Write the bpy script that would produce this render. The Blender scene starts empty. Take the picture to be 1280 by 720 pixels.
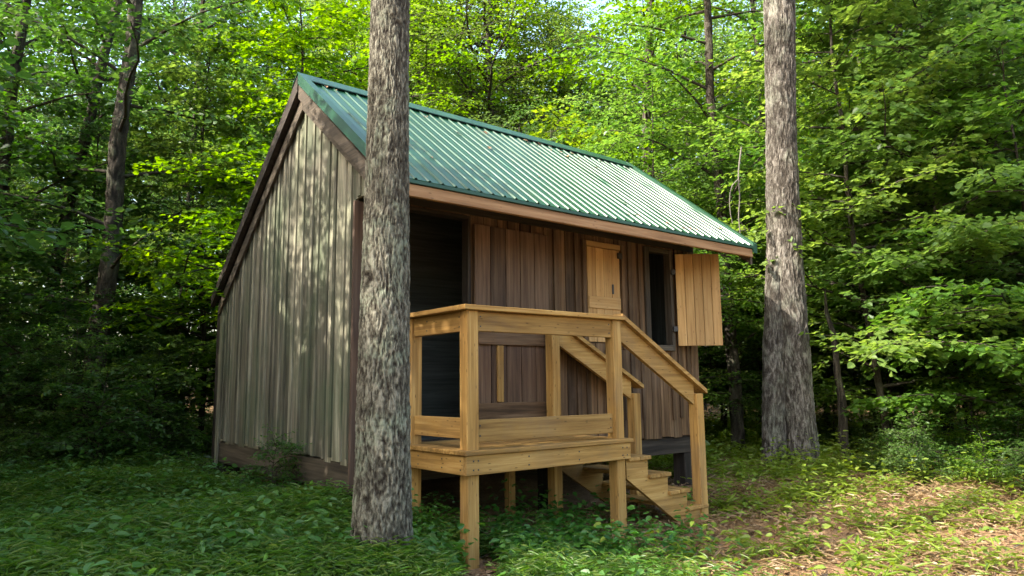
import bpy, math, random
import numpy as np
from mathutils import Vector, Matrix

# ------------------------------------------------------------------ camera, sky, sun, exposure
scene = bpy.context.scene
COL = scene.collection
R = math.radians
cam_data = bpy.data.cameras.new("camera")
cam = bpy.data.objects.new("camera", cam_data)
COL.objects.link(cam)
scene.camera = cam
YAW, PITCH, ROLL = R(38.657), R(7.82), R(-0.665)
CAM = np.array([-2.811, -4.028, 0.434])
F = Vector((math.sin(YAW) * math.cos(PITCH), math.cos(YAW) * math.cos(PITCH), math.sin(PITCH)))
RT = Vector((math.cos(YAW), -math.sin(YAW), 0))
UP = RT.cross(F)
R2 = RT * math.cos(ROLL) + UP * math.sin(ROLL)
U2 = UP * math.cos(ROLL) - RT * math.sin(ROLL)
mw = Matrix((R2, U2, -F)).transposed().to_4x4()
mw.translation = Vector(CAM)
cam.matrix_world = mw
cam_data.sensor_width = 36
cam_data.lens = 889.897 / 1280 * 36
cam_data.clip_start = 0.05
cam_data.clip_end = 600

SUN = Vector((-1.12, 0.22, 1.0)).normalized()
EL = math.asin(SUN.z)
world = bpy.data.worlds.new("World")
scene.world = world
world.use_nodes = True
wn = world.node_tree
sky = wn.nodes.new("ShaderNodeTexSky")
sky.sky_type = 'NISHITA'
sky.sun_disc = False
sky.sun_elevation = EL
sky.sun_rotation = math.atan2(SUN.x, SUN.y)
sky.air_density = 1.3
sky.dust_density = 4.0
sky.ozone_density = 0.8
wn.links.new(sky.outputs[0], wn.nodes["Background"].inputs[0])
wn.nodes["Background"].inputs[1].default_value = 0.15

sl = bpy.data.lights.new("sun", 'SUN')
sl.energy = 3.3
sl.angle = R(0.5)
sl.color = (1.0, 0.94, 0.84)
so = bpy.data.objects.new("sun", sl)
COL.objects.link(so)
so.rotation_euler = SUN.to_track_quat('Z', 'Y').to_euler()
so.location = (0, 0, 30)

scene.view_settings.view_transform = 'Standard'
scene.view_settings.look = 'None'
scene.view_settings.exposure = 2.32
scene.view_settings.gamma = 1.0
cy = scene.cycles
cy.use_denoising = True
cy.max_bounces = 10
cy.diffuse_bounces = 7
cy.transmission_bounces = 7
cy.glossy_bounces = 3
cy.transparent_max_bounces = 4
cy.sample_clamp_indirect = 6.0
cy.use_adaptive_sampling = True
cy.adaptive_threshold = 0.02

# ------------------------------------------------------------------ helpers
rng = np.random.default_rng(11)


class Mat:
    def __init__(self, name):
        self.m = bpy.data.materials.new(name)
        self.m.use_nodes = True
        self.t = self.m.node_tree
        self.b = self.t.nodes["Principled BSDF"]

    def n(self, kind, **kw):
        nd = self.t.nodes.new("ShaderNode" + kind)
        for k, v in kw.items():
            if k.startswith("i_"):
                nd.inputs[k[2:].replace("_", " ")].default_value = v
            else:
                setattr(nd, k, v)
        return nd

    def l(self, a, b):
        self.t.links.new(a, b)

    def attr(self, name):
        return self.n("Attribute", attribute_name=name)

    def noise(self, vec, scale, detail=4, rough=0.55, dist=0.0):
        nd = self.n("TexNoise")
        nd.inputs["Scale"].default_value = scale
        nd.inputs["Detail"].default_value = detail
        nd.inputs["Roughness"].default_value = rough
        nd.inputs["Distortion"].default_value = dist
        if vec is not None:
            self.l(vec, nd.inputs["Vector"])
        return nd.outputs["Fac"]

    def scale(self, vec, s):
        nd = self.n("Mapping")
        nd.inputs["Scale"].default_value = s
        self.l(vec, nd.inputs["Vector"])
        return nd.outputs[0]

    def ramp(self, fac, stops):
        nd = self.n("ValToRGB")
        cr = nd.color_ramp
        while len(cr.elements) < len(stops):
            cr.elements.new(0.5)
        for e, (p, c) in zip(cr.elements, stops):
            e.position = p
            e.color = (*c, 1) if len(c) == 3 else c
        self.l(fac, nd.inputs[0])
        return nd.outputs[0]

    def mix(self, fac, a, b, mode='MIX'):
        nd = self.n("Mix", data_type='RGBA', blend_type=mode)
        if isinstance(fac, (int, float)):
            nd.inputs[0].default_value = fac
        else:
            self.l(fac, nd.inputs[0])
        for i, v in ((6, a), (7, b)):
            if isinstance(v, tuple):
                nd.inputs[i].default_value = (*v, 1)
            else:
                self.l(v, nd.inputs[i])
        return nd.outputs[2]

    def math(self, op, a, b=0.0, clamp=False):
        nd = self.n("Math", operation=op, use_clamp=clamp)
        for i, v in ((0, a), (1, b)):
            if isinstance(v, (int, float)):
                nd.inputs[i].default_value = v
            else:
                self.l(v, nd.inputs[i])
        return nd.outputs[0]

    def bump(self, h, strength=0.5, dist=0.01):
        nd = self.n("Bump")
        nd.inputs["Strength"].default_value = strength
        nd.inputs["Distance"].default_value = dist
        self.l(h, nd.inputs["Height"])
        self.l(nd.outputs[0], self.b.inputs["Normal"])

    def color(self, c):
        if isinstance(c, tuple):
            self.b.inputs["Base Color"].default_value = (*c, 1)
        else:
            self.l(c, self.b.inputs["Base Color"])
        return self

    def rough(self, r, spec=0.5):
        self.b.inputs["Roughness"].default_value = r
        self.b.inputs["Specular IOR Level"].default_value = spec
        return self


def link_mesh(name, me, mats, parent=None):
    o = bpy.data.objects.new(name, me)
    COL.objects.link(o)
    for m in (mats if isinstance(mats, (list, tuple)) else [mats]):
        me.materials.append(m)
    if parent is not None:
        o.parent = parent
    return o


def np_mesh(name, V, faces, attrs=None, smooth=False, mat_idx=None):
    """faces: list of (n,k) index arrays; attrs: {name: per-vertex array}"""
    me = bpy.data.meshes.new(name)
    V = np.ascontiguousarray(V, dtype=np.float32)
    me.vertices.add(len(V))
    me.vertices.foreach_set("co", V.ravel())
    tot = np.concatenate([np.full(len(f), f.shape[1], dtype=np.int32) for f in faces])
    idx = np.concatenate([f.ravel() for f in faces]).astype(np.int32)
    me.loops.add(len(idx))
    me.loops.foreach_set("vertex_index", idx)
    st = np.concatenate([[0], np.cumsum(tot)[:-1]]).astype(np.int32)
    me.polygons.add(len(tot))
    me.polygons.foreach_set("loop_start", st)
    me.polygons.foreach_set("loop_total", tot)
    me.polygons.foreach_set("use_smooth", np.full(len(tot), bool(smooth)))
    if mat_idx is not None:
        me.polygons.foreach_set("material_index", np.asarray(mat_idx, dtype=np.int32))
    for k, a in (attrs or {}).items():
        a = np.ascontiguousarray(a, dtype=np.float32)
        at = me.attributes.new(k, 'FLOAT' if a.ndim == 1 else 'FLOAT_VECTOR', 'POINT')
        at.data.foreach_set("value" if a.ndim == 1 else "vector", a.ravel())
    me.update(calc_edges=True)
    me.validate()
    return me


def tag(o, label, cat, group=None, kind=None):
    if label:
        o["label"] = label
    if cat:
        o["category"] = cat
    if group:
        o["group"] = group
    if kind:
        o["kind"] = kind
    return o


def empty(name, loc=(0, 0, 0)):
    o = bpy.data.objects.new(name, None)
    o.empty_display_size = 0.2
    COL.objects.link(o)
    o.location = loc
    return o


# ---- chamfered boards collected into one mesh per part
def _box_template():
    V, F_ = [], []
    idx = {}
    for sx in (-1, 1):
        for sy in (-1, 1):
            for sz in (-1, 1):
                for ax in range(3):
                    idx[(sx, sy, sz, ax)] = len(V)
                    V.append((sx, sy, sz, ax))
    q = []
    t = []
    for ax in range(3):
        for s in (-1, 1):
            o = [a for a in range(3) if a != ax]
            ring = []
            for (u, v) in ((-1, -1), (1, -1), (1, 1), (-1, 1)):
                k = [0, 0, 0]
                k[ax] = s
                k[o[0]] = u
                k[o[1]] = v
                ring.append(idx[(*k, ax)])
            if (s > 0) != (ax == 1):
                q.append(ring)
            else:
                q.append(ring[::-1])
    for ax in range(3):
        o = [a for a in range(3) if a != ax]
        for u in (-1, 1):
            for v in (-1, 1):
                k0, k1 = [0, 0, 0], [0, 0, 0]
                k0[ax], k1[ax] = -1, 1
                for k in (k0, k1):
                    k[o[0]] = u
                    k[o[1]] = v
                q.append([idx[(*k0, o[0])], idx[(*k1, o[0])], idx[(*k1, o[1])], idx[(*k0, o[1])]])
    for sx in (-1, 1):
        for sy in (-1, 1):
            for sz in (-1, 1):
                t.append([idx[(sx, sy, sz, a)] for a in range(3)])
    return np.array(V, float), np.array(q), np.array(t)


BT, BQ, BTRI = _box_template()


class MB:
    """collects boards; every vertex carries grain coordinates (gc) and a per-board value (var)"""

    def __init__(self):
        self.V, self.q, self.t, self.gc, self.var, self.n = [], [], [], [], [], 0

    def _push(self, V, q, t, gc, var):
        self.V.append(V)
        self.gc.append(gc)
        self.var.append(np.full(len(V), var))
        if len(q):
            self.q.append(q + self.n)
        if len(t):
            self.t.append(t + self.n)
        self.n += len(V)

    def box(self, lo, hi, ch=0.004, var=None, rot=None, pivot=None, grain=None):
        lo, hi = np.minimum(lo, hi).astype(float), np.maximum(lo, hi).astype(float)
        h = (hi - lo) / 2
        c = (hi + lo) / 2
        ch = min(ch, h.min() * 0.6)
        L = np.zeros((24, 3))
        for i in range(3):
            L[:, i] = BT[:, i] * (h[i] - ch * (BT[:, 3] != i))
        g = int(np.argmax(h)) if grain is None else grain
        order = [g] + [a for a in range(3) if a != g]
        gc = L[:, order] + rng.uniform(-50, 50, 3)
        V = L + c
        if rot is not None:
            pv = np.array(pivot if pivot is not None else c)
            V = (V - pv) @ np.array(rot).T + pv
        self._push(V, BQ, BTRI, gc, rng.random() if var is None else var)
        return self

    def beam(self, a, b, w, t, up=(0, 0, 1), ch=0.004, var=None):
        """board from a to b: w along 'up', t sideways"""
        a, b = Vector(a), Vector(b)
        d = (b - a)
        L = d.length
        d.normalize()
        s = d.cross(Vector(up)).normalized()
        u = s.cross(d)
        M = Matrix((d, s, u)).transposed()
        c = (a + b) / 2
        n0 = len(self.V)
        self.box((-L / 2, -t / 2, -w / 2), (L / 2, t / 2, w / 2), ch, var, grain=0)
        self.V[n0] = self.V[n0] @ np.array(M).T + np.array(c)
        return self

    def prism(self, poly, axis, a, b, var=None, grain=2):
        """closed polygon (2-D, in the two other axes in order) extruded along axis"""
        o = [i for i in range(3) if i != axis]
        n = len(poly)
        V = np.zeros((2 * n, 3))
        P = np.array(poly, float)
        V[:n, o[0]] = P[:, 0]
        V[:n, o[1]] = P[:, 1]
        V[n:] = V[:n]
        V[:n, axis] = a
        V[n:, axis] = b
        # duplicate for sharp shading is unnecessary: faces are flat shaded
        order = [grain] + [i for i in range(3) if i != grain]
        gc = V[:, order] + rng.uniform(-50, 50, 3)
        self._push(V, np.zeros((0, 4), int), np.zeros((0, 3), int), gc, rng.random() if var is None else var)
        base = self.n - 2 * n
        sides = np.array([[i, (i + 1) % n, (i + 1) % n + n, i + n] for i in range(n)]) + base
        self.q.append(sides)
        self.caps = getattr(self, "caps", [])
        self.caps.append(np.array([list(range(n))[::-1]]) + base)
        self.caps.append(np.array([list(range(n, 2 * n))]) + base)
        return self

    def build(self, name, mat, parent=None):
        faces = []
        if self.q:
            faces.append(np.concatenate(self.q))
        if self.t:
            faces.append(np.concatenate(self.t))
        faces += getattr(self, "caps", [])
        me = np_mesh(name, np.concatenate(self.V), faces,
                     {"gc": np.concatenate(self.gc), "var": np.concatenate(self.var)})
        import bmesh
        bm = bmesh.new()
        bm.from_mesh(me)
        bmesh.ops.recalc_face_normals(bm, faces=bm.faces)
        bm.to_mesh(me)
        bm.free()
        return link_mesh(name, me, mat, parent)


# ------------------------------------------------------------------ materials
def wood(name, dark, mid, light, gscale=1.0, rough=0.75, spec=0.25, knots=0.0, vary=0.35, stain=None, bump=0.35):
    M = Mat(name)
    g = M.attr("gc").outputs["Vector"]
    v = M.attr("var").outputs["Fac"]
    fine = M.noise(M.scale(g, (1.6 * gscale, 38 * gscale, 38 * gscale)), 1.0, 6, 0.65, 0.4)
    broad = M.noise(M.scale(g, (0.8, 9, 9)), 1.0, 3, 0.5, 0.8)
    f = M.math('ADD', M.math('MULTIPLY', fine, 0.6), M.math('MULTIPLY', broad, 0.4))
    c = M.ramp(f, [(0.36, dark), (0.5, mid), (0.63, light)])
    tone = M.math('ADD', M.math('MULTIPLY', v, vary * 1.25), 1 - vary * 0.68)
    tn = M.n("CombineColor")
    for i in range(3):
        M.l(tone, tn.inputs[i])
    c = M.mix(1.0, c, tn.outputs[0], 'MULTIPLY')
    if knots:
        vo = M.n("TexVoronoi")
        M.l(M.scale(g, (1.7, 6.0, 6.0)), vo.inputs["Vector"])
        k = M.ramp(vo.outputs["Distance"], [(0.0, (1, 1, 1)), (0.09, (0.7, 0.7, 0.7)), (0.15, (0, 0, 0))])
        c = M.mix(M.math('MULTIPLY', k, knots), c, tuple(x * 0.35 for x in dark))
    if stain:
        geo = M.n("NewGeometry").outputs["Position"]
        s = M.noise(M.scale(geo, (1.3, 1.3, 0.9)), 1.6, 5, 0.65)
        sf = M.ramp(s, [(stain[1], (0, 0, 0)), (stain[2], (1, 1, 1))])
        c = M.mix(M.math('MULTIPLY', sf, stain[3]), c, stain[0])
    M.color(c).rough(rough, spec)
    M.bump(f, bump, 0.006)
    return M.m


M_PINE = wood("new_pine", (0.17, 0.088, 0.022), (0.295, 0.166, 0.045), (0.41, 0.252, 0.082), knots=0.9, vary=0.45,
              stain=((0.15, 0.105, 0.06), 0.5, 0.8, 0.55))
M_PINE_OLD = wood("shutter_pine", (0.30, 0.165, 0.058), (0.41, 0.24, 0.09), (0.50, 0.315, 0.13), knots=0.6, vary=0.35, stain=((0.2, 0.14, 0.08), 0.5, 0.8, 0.5))
M_FASCIA = wood("fascia_pine", (0.15, 0.078, 0.034), (0.25, 0.135, 0.06), (0.35, 0.205, 0.10), knots=0.8, vary=0.15)
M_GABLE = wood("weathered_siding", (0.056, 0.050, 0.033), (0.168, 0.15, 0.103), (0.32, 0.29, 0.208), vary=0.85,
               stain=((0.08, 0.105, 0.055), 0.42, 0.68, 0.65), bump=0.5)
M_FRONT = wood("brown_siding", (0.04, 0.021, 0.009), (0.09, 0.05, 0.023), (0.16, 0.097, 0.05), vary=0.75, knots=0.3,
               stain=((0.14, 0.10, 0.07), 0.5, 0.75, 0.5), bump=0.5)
M_DOOR = wood("door_boards", (0.06, 0.034, 0.02), (0.115, 0.068, 0.04), (0.175, 0.112, 0.068), vary=0.7, knots=0.3)
M_DARKWOOD = wood("dark_timber", (0.012, 0.009, 0.007), (0.028, 0.021, 0.015), (0.05, 0.038, 0.028), vary=0.4)
M_REDWOOD = wood("reddish_trim", (0.04, 0.024, 0.016), (0.08, 0.05, 0.033), (0.125, 0.08, 0.054), vary=0.4)
M_RAKE = wood("rake_timber", (0.025, 0.019, 0.013), (0.056, 0.043, 0.029), (0.10, 0.078, 0.054), vary=0.4)
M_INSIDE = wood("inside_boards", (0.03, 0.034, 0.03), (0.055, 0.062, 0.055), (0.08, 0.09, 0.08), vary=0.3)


def metal_green(name, base, rough):
    M = Mat(name)
    geo = M.n("NewGeometry").outputs["Position"]
    d = M.noise(M.scale(geo, (1.5, 0.5, 0.5)), 2.0, 5, 0.6)
    c = M.ramp(d, [(0.35, base), (0.7, tuple(min(1, x * 1.35 + 0.01) for x in base))])
    sp = M.ramp(M.noise(geo, 30, 2, 0.5), [(0.66, (0, 0, 0)), (0.72, (1, 1, 1))])
    c = M.mix(M.math('MULTIPLY', sp, 0.25), c, (0.14, 0.12, 0.07))
    M.color(c).rough(rough, 0.38)
    M.l(M.math('ADD', M.math('MULTIPLY', d, 0.2), rough - 0.1), M.b.inputs["Roughness"])
    M.b.inputs["Coat Weight"].default_value = 0.0
    M.b.inputs["Coat Roughness"].default_value = 0.2
    return M.m


M_ROOF = metal_green("green_metal_roof", (0.004, 0.04, 0.016), 0.33)
M_TRIM = metal_green("green_metal_trim", (0.006, 0.042, 0.019), 0.42)

M_IRON = Mat("dark_iron").color((0.02, 0.018, 0.016)).rough(0.5).m

def leaf_mat(name, a, b, c, trans=0.5, rough=0.42):
    """a..c: dark to light leaf colours; picked per leaf (var) and per plant (random)"""
    M = Mat(name)
    v = M.attr("var").outputs["Fac"]
    oi = M.n("ObjectInfo").outputs["Random"]
    f = M.math('ADD', M.math('MULTIPLY', v, 0.55), M.math('MULTIPLY', oi, 0.45))
    col = M.ramp(f, [(0.12, a), (0.5, b), (0.88, c)])
    h0 = M.n("HueSaturation")
    M.l(M.math('ADD', M.math('MULTIPLY', M.math('FRACT', M.math('MULTIPLY', oi, 7.31)), 0.036), 0.480), h0.inputs["Hue"])
    M.l(M.math('ADD', M.math('MULTIPLY', M.math('FRACT', M.math('MULTIPLY', oi, 13.7)), 0.22), 0.92), h0.inputs["Saturation"])
    M.l(col, h0.inputs["Color"])
    col = h0.outputs[0]
    M.color(col).rough(rough, 0.45)
    tr = M.n("BsdfTranslucent")
    hs = M.n("HueSaturation")
    hs.inputs["Hue"].default_value = 0.488
    hs.inputs["Saturation"].default_value = 1.12
    hs.inputs["Value"].default_value = 1.65
    M.l(col, hs.inputs["Color"])
    M.l(hs.outputs[0], tr.inputs[0])
    mx = M.n("MixShader")
    mx.inputs[0].default_value = trans
    M.l(M.b.outputs[0], mx.inputs[1])
    M.l(tr.outputs[0], mx.inputs[2])
    M.l(mx.outputs[0], M.t.nodes["Material Output"].inputs[0])
    return M.m


M_LEAF = leaf_mat("woodland_leaf", (0.036, 0.078, 0.018), (0.066, 0.13, 0.03), (0.12, 0.19, 0.05), trans=0.55)
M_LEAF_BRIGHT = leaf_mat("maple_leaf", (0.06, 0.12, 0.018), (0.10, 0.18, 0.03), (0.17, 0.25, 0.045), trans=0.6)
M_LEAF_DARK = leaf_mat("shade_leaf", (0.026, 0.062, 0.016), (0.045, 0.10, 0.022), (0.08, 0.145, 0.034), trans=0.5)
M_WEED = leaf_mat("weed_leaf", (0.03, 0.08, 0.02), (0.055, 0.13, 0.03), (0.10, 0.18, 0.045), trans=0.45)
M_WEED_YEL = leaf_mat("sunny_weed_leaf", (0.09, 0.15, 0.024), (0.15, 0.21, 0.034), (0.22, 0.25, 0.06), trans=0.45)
M_GRASS = leaf_mat("grass_blade", (0.035, 0.078, 0.014), (0.068, 0.135, 0.026), (0.17, 0.2, 0.065), trans=0.45)


def litter_mat():
    M = Mat("dead_leaf")
    v = M.attr("var").outputs["Fac"]
    M.color(M.ramp(v, [(0.0, (0.06, 0.033, 0.018)), (0.4, (0.15, 0.082, 0.042)), (0.75, (0.25, 0.155, 0.085)), (1.0, (0.34, 0.25, 0.15))])).rough(0.8, 0.2)
    return M.m


M_LITTER = litter_mat()
M_STRAW = leaf_mat("dry_grass", (0.16, 0.11, 0.045), (0.27, 0.20, 0.085), (0.38, 0.31, 0.15), trans=0.3)


def bark_mat(name, furrow, mid, ridge, lichen, lich_amt, scale=1.0):
    M = Mat(name)
    tc = M.n("TexCoord").outputs["Object"]
    h = M.attr("bark").outputs["Fac"]
    fine = M.noise(M.scale(tc, (60 * scale, 60 * scale, 34 * scale)), 1.0, 5, 0.8)
    f = M.math('ADD', M.math('MULTIPLY', h, 0.36), M.math('MULTIPLY', fine, 0.68))
    c = M.ramp(f, [(0.36, furrow), (0.53, mid), (0.72, ridge)])
    ln = M.noise(tc, 3.3 * scale, 6, 0.75, 0.6)
    lf = M.ramp(ln, [(0.5, (0, 0, 0)), (0.64, (1, 1, 1))])
    lf = M.math('MULTIPLY', lf, M.math('MULTIPLY', h, lich_amt * 1.5), True)
    c = M.mix(lf, c, lichen)
    big = M.noise(tc, 1.1, 3, 0.5)
    c = M.mix(M.math('MULTIPLY', M.ramp(big, [(0.4, (0, 0, 0)), (0.7, (1, 1, 1))]), 0.45), c, tuple(x * 0.55 for x in mid))
    M.color(c).rough(0.9, 0.15)
    M.bump(fine, 0.9, 0.012)
    return M.m


M_BARK_OAK = bark_mat("oak_bark", (0.018, 0.013, 0.009), (0.082, 0.074, 0.054), (0.225, 0.21, 0.16), (0.2, 0.23, 0.16), 0.7)
M_BARK_GREY = bark_mat("grey_bark", (0.024, 0.019, 0.014), (0.072, 0.062, 0.05), (0.195, 0.175, 0.148), (0.2, 0.215, 0.16), 0.45)
M_BARK_DARK = bark_mat("wood_bark", (0.012, 0.010, 0.008), (0.042, 0.034, 0.025), (0.09, 0.075, 0.058), (0.14, 0.17, 0.1), 0.4)
M_TWIG_PALE = Mat("bleached_twig").color((0.11, 0.10, 0.08)).rough(0.8, 0.2).m


def ground_mat():
    M = Mat("forest_soil")
    g = M.n("NewGeometry").outputs["Position"]
    a = M.noise(g, 2.2, 6, 0.65)
    b = M.noise(g, 38, 4, 0.7)
    f = M.math('ADD', M.math('MULTIPLY', a, 0.55), M.math('MULTIPLY', b, 0.45))
    c = M.ramp(f, [(0.3, (0.06, 0.036, 0.02)), (0.5, (0.19, 0.115, 0.06)), (0.7, (0.36, 0.24, 0.135))])
    M.color(c).rough(0.95, 0.1)
    M.bump(b, 0.8, 0.02)
    return M.m


M_GROUND = ground_mat()

# ------------------------------------------------------------------ ground
CTRL = np.array([
    (-.8, -.3, -.44), (-.36, 1.2, -.53), (-.36, 4.4, -.6), (-2.5, .3, -.52), (-1.3, 4, -.52), (-1.4, 7, -.6), (0.09, 0.06, -.79),
    (-.25, -.75, -.72), (1.5, .06, -.85), (1.58, .93, -.72), (1.03, .95, -.62), (2.6, .06, -.82), (3.72, .99, -.67), (2, 3, -.6),
    (5.4, .85, -.6), (6, -.5, -.68), (2.2, -1.1, -.84), (.3, -.6, -.88), (2, -2.5, -.9), (-2.8, -4, -1.1), (0, -3, -1.02),
    (12, 2, -.55), (15, 12, -.2), (0, 20, -.1), (-8, 15, -.2), (10, 20, 0.1), (-8, 2, -.5), (8, -6, -.9), (-6, -5, -1.0),
    (25, 10, 0.2), (10, 35, .5), (30, 30, .6), (-10, 30, .3), (0.3, .9, -.68), (-1.6, -1.2, -.66), (.5, -.3, -.84), (1.2, -.35, -.87), (-.12, -.3, -.76), (0.2, .3, -.77), (.9, .35, -.78)])


def ground_z(x, y):
    x = np.atleast_1d(np.asarray(x, float))
    y = np.atleast_1d(np.asarray(y, float))
    d2 = (x[:, None] - CTRL[:, 0]) ** 2 + (y[:, None] - CTRL[:, 1]) ** 2
    w = 1 / (d2 + 0.04) ** 1.6
    z = (w * CTRL[:, 2]).sum(1) / w.sum(1)
    return z + 0.018 * np.sin(3.1 * x + 1) * np.sin(2.7 * y) + 0.010 * np.sin(9.3 * x + 2 * y) * np.sin(8.1 * y - x)


def gz(x, y):
    return float(ground_z(x, y)[0])


def axis_pts(lo, a, b, hi, fine, n_out):
    left = a - (a - lo) * (np.linspace(1, 0, n_out, endpoint=False) ** 2)
    right = b + (hi - b) * (np.linspace(0, 1, n_out + 1)[1:] ** 2)
    return np.concatenate([left, np.arange(a, b + 1e-6, fine), right])


gx = axis_pts(-300, -6, 9, 300, 0.07, 40)
gy = axis_pts(-300, -5, 8, 300, 0.07, 40)
XX, YY = np.meshgrid(gx, gy, indexing='ij')
ZZ = np.concatenate([ground_z(c, d) for c, d in zip(np.array_split(XX.ravel(), 60), np.array_split(YY.ravel(), 60))])
nx, ny = len(gx), len(gy)
ii = (np.arange(nx - 1)[:, None] * ny + np.arange(ny - 1)[None]).ravel()
gf = np.stack([ii, ii + ny, ii + ny + 1, ii + 1], 1)
ground = link_mesh("ground", np_mesh("ground", np.stack([XX.ravel(), YY.ravel(), ZZ], 1), [gf], smooth=True), M_GROUND)
tag(ground, "brown forest floor sloping gently around the cabin", "ground", kind="structure")

# ------------------------------------------------------------------ cabin
XG, XR, YW, YR = -0.36, 3.84, 0.99, 4.30           # gable plane, right wall, front wall, rear wall
YE, ZE, YP, ZP, YB, ZB = 0.263, 1.921, 2.02, 3.269, 4.42, 1.47   # eave, peak, rear eave (top of the metal)
XL, XRR = XG - 0.09, XR + 0.14
ROOF_T = 0.10


def roof_under(y):
    """height of the underside of the roof deck"""
    if y <= YP:
        return ZE + (y - YE) / (YP - YE) * (ZP - ZE) - ROOF_T * 1.25
    return ZP + (y - YP) / (YB - YP) * (ZB - ZP) - ROOF_T * 1.25


cabin = empty("cabin", (XG, YW, gz(XG, YW)))
tag(cabin, "small weathered board and batten cabin with a green metal roof", "cabin")
bpy.context.view_layer.update()


def part(mb, name, mat, root=None, parent=None):
    """build in world space, then parent to a thing (kept in place)"""
    o = mb.build(name, mat)
    return attach(o, parent or root or cabin)


def attach(o, p):
    o.parent = p
    inv = p.matrix_world.inverted() if p.type == 'EMPTY' and p.parent is None else None
    t = Vector((0, 0, 0))
    q = p
    while q is not None:
        t += q.location
        q = q.parent
    o.location = -t + o.location
    return o


# gable wall: boards with sloping tops, battens over the joints
mb = MB()
mbb = MB()
zs = -0.13
y = YE + 0.10
edges = []
while y < YR:
    edges.append(y)
    y += rng.choice((rng.uniform(0.10, 0.14), rng.uniform(0.17, 0.23)))
edges.append(YR)


def gtop(y):
    return roof_under(y) - 0.015


def slab(m, y0, y1, x0, x1, z0a, z0b=None, zcut=0.0, var=None):
    z0b = z0a if z0b is None else z0b
    pts = [(y0, z0a), (y1, z0b), (y1, gtop(y1) - zcut)]
    if y0 < YP < y1:
        pts.append((YP, gtop(YP) - zcut))
    pts.append((y0, gtop(y0) - zcut))
    m.prism(pts, 0, x0, x1, var, grain=2)


for y0, y1 in zip(edges[:-1], edges[1:]):
    def bot(y):
        return 1.885 if y < YW - 0.02 else zs
    if y0 < YW - 0.02:
        y1c = min(y1, YW - 0.001)
        slab(mb, y0 + 0.002, y1c, XG, XG + 0.022, 1.90 + (YW - y0) * 0.02, 1.90)
        if y1 > YW + 0.02:
            slab(mb, YW, y1 - 0.002, XG, XG + 0.022, zs)
    else:
        slab(mb, y0 + 0.003, y1 - 0.003, XG, XG + 0.022, zs + rng.uniform(-0.025, 0.015))
for yb in edges[1:-1]:
    z0 = zs + rng.uniform(0, 0.03) if yb > YW + 0.05 else 1.91
    bw = rng.uniform(0.014, 0.027)
    slab(mbb, yb - bw, yb + bw, XG - 0.015, XG - 0.001, z0, zcut=0.0)
part(mb, "gable_wall", M_GABLE)
part(mbb, "batten", M_GABLE)["label"] = "narrow grey battens covering the joints of the gable boards"

# sill skirt under the gable siding, and sill beams
part(MB().box((XG + 0.004, YW + 0.02, -0.36), (XG + 0.16, YR, zs - 0.006)), "sill_beam", M_RAKE)
part(MB().box((XG + 0.17, YW + 0.03, -0.31), (XR, YW + 0.17, zs - 0.004)), "sill_beam", M_DARKWOOD)
part(MB().box((XR - 0.16, YW + 0.18, -0.31), (XR - 0.01, YR, zs - 0.004)), "sill_beam", M_DARKWOOD)
part(MB().box((XG + 0.17, YR - 0.15, -0.31), (XR - 0.17, YR - 0.01, zs - 0.004)), "sill_beam", M_DARKWOOD)

# corner posts
part(MB().box((XG - 0.024, YW - 0.028, zs - 0.22), (XG + 0.115, YW - 0.001, 1.885)), "corner_post", M_REDWOOD)
part(MB().box((XG - 0.024, YR + 0.002, -0.45), (XG + 0.12, YR + 0.10, roof_under(YR + 0.1) - 0.02)), "corner_post", M_DARKWOOD)
part(MB().box((XG - 0.022, YR - 0.09, zs - 0.25), (XG - 0.001, YR + 0.0, roof_under(YR) - 0.09)), "corner_post", M_GABLE)
part(MB().box((XR - 0.10, YW - 0.026, zs), (XR + 0.024, YW - 0.001, 2.12)), "corner_post", M_FRONT)

# front wall with doorway and two window openings
DX0, DX1, DZ0, DZ1 = -0.17, 0.74, 0.02, 1.92
W1 = (2.14, 2.63)
W2 = (3.08, 3.42)
WZ0, WZ1 = 0.85, 1.86
mb = MB()
mbb = MB()
x = XG + 0.118
joints = []
while x < XR - 0.11:
    x1 = min(x + rng.uniform(0.12, 0.16), XR - 0.102)
    for lim in (DX0, DX1, W1[0], W1[1], W2[0], W2[1]):
        if x < lim < x1 or 0 < lim - x1 < 0.05:
            x1 = lim
    mid = (x + x1) / 2
    v = rng.random()
    a, b = x + 0.004, x1 - 0.004
    top = 2.34
    if b - a > 0.012:
        if DX0 < mid < DX1:
            mb.box((a, YW, DZ1), (b, YW + 0.022, top), 0.002, v, grain=2)
        elif W1[0] < mid < W1[1] or W2[0] < mid < W2[1]:
            mb.box((a, YW, WZ1), (b, YW + 0.022, top), 0.002, v, grain=2)
            mb.box((a, YW, zs + rng.uniform(-.01, .01)), (b, YW + 0.022, WZ0), 0.002, v, grain=2)
        else:
            mb.box((a, YW, zs + rng.uniform(-.01, .01)), (b, YW + 0.022, top), 0.002, v, grain=2)
    joints.append(x1)
    x = x1
for j in joints[:-1]:
    z0 = 0.05 + rng.uniform(-0.02, 0.03)
    if rng.random() < 0.3:
        continue
    if DX0 - 0.02 < j < DX1 + 0.02:
        continue
    if DX1 < j < 1.63:
        z0 = 0.03
    blocks = [(z0, 2.3)]
    for w in (W1, W2):
        if w[0] - 0.035 < j < w[1] + 0.035:
            blocks = [(z0, WZ0 - 0.07)]
    for z0_, z1_ in blocks:
        bw = rng.uniform(0.018, 0.032)
        mbb.box((j - bw, YW - 0.02, z0_), (j + bw, YW - 0.001, z1_), 0.003, grain=2)
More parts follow.
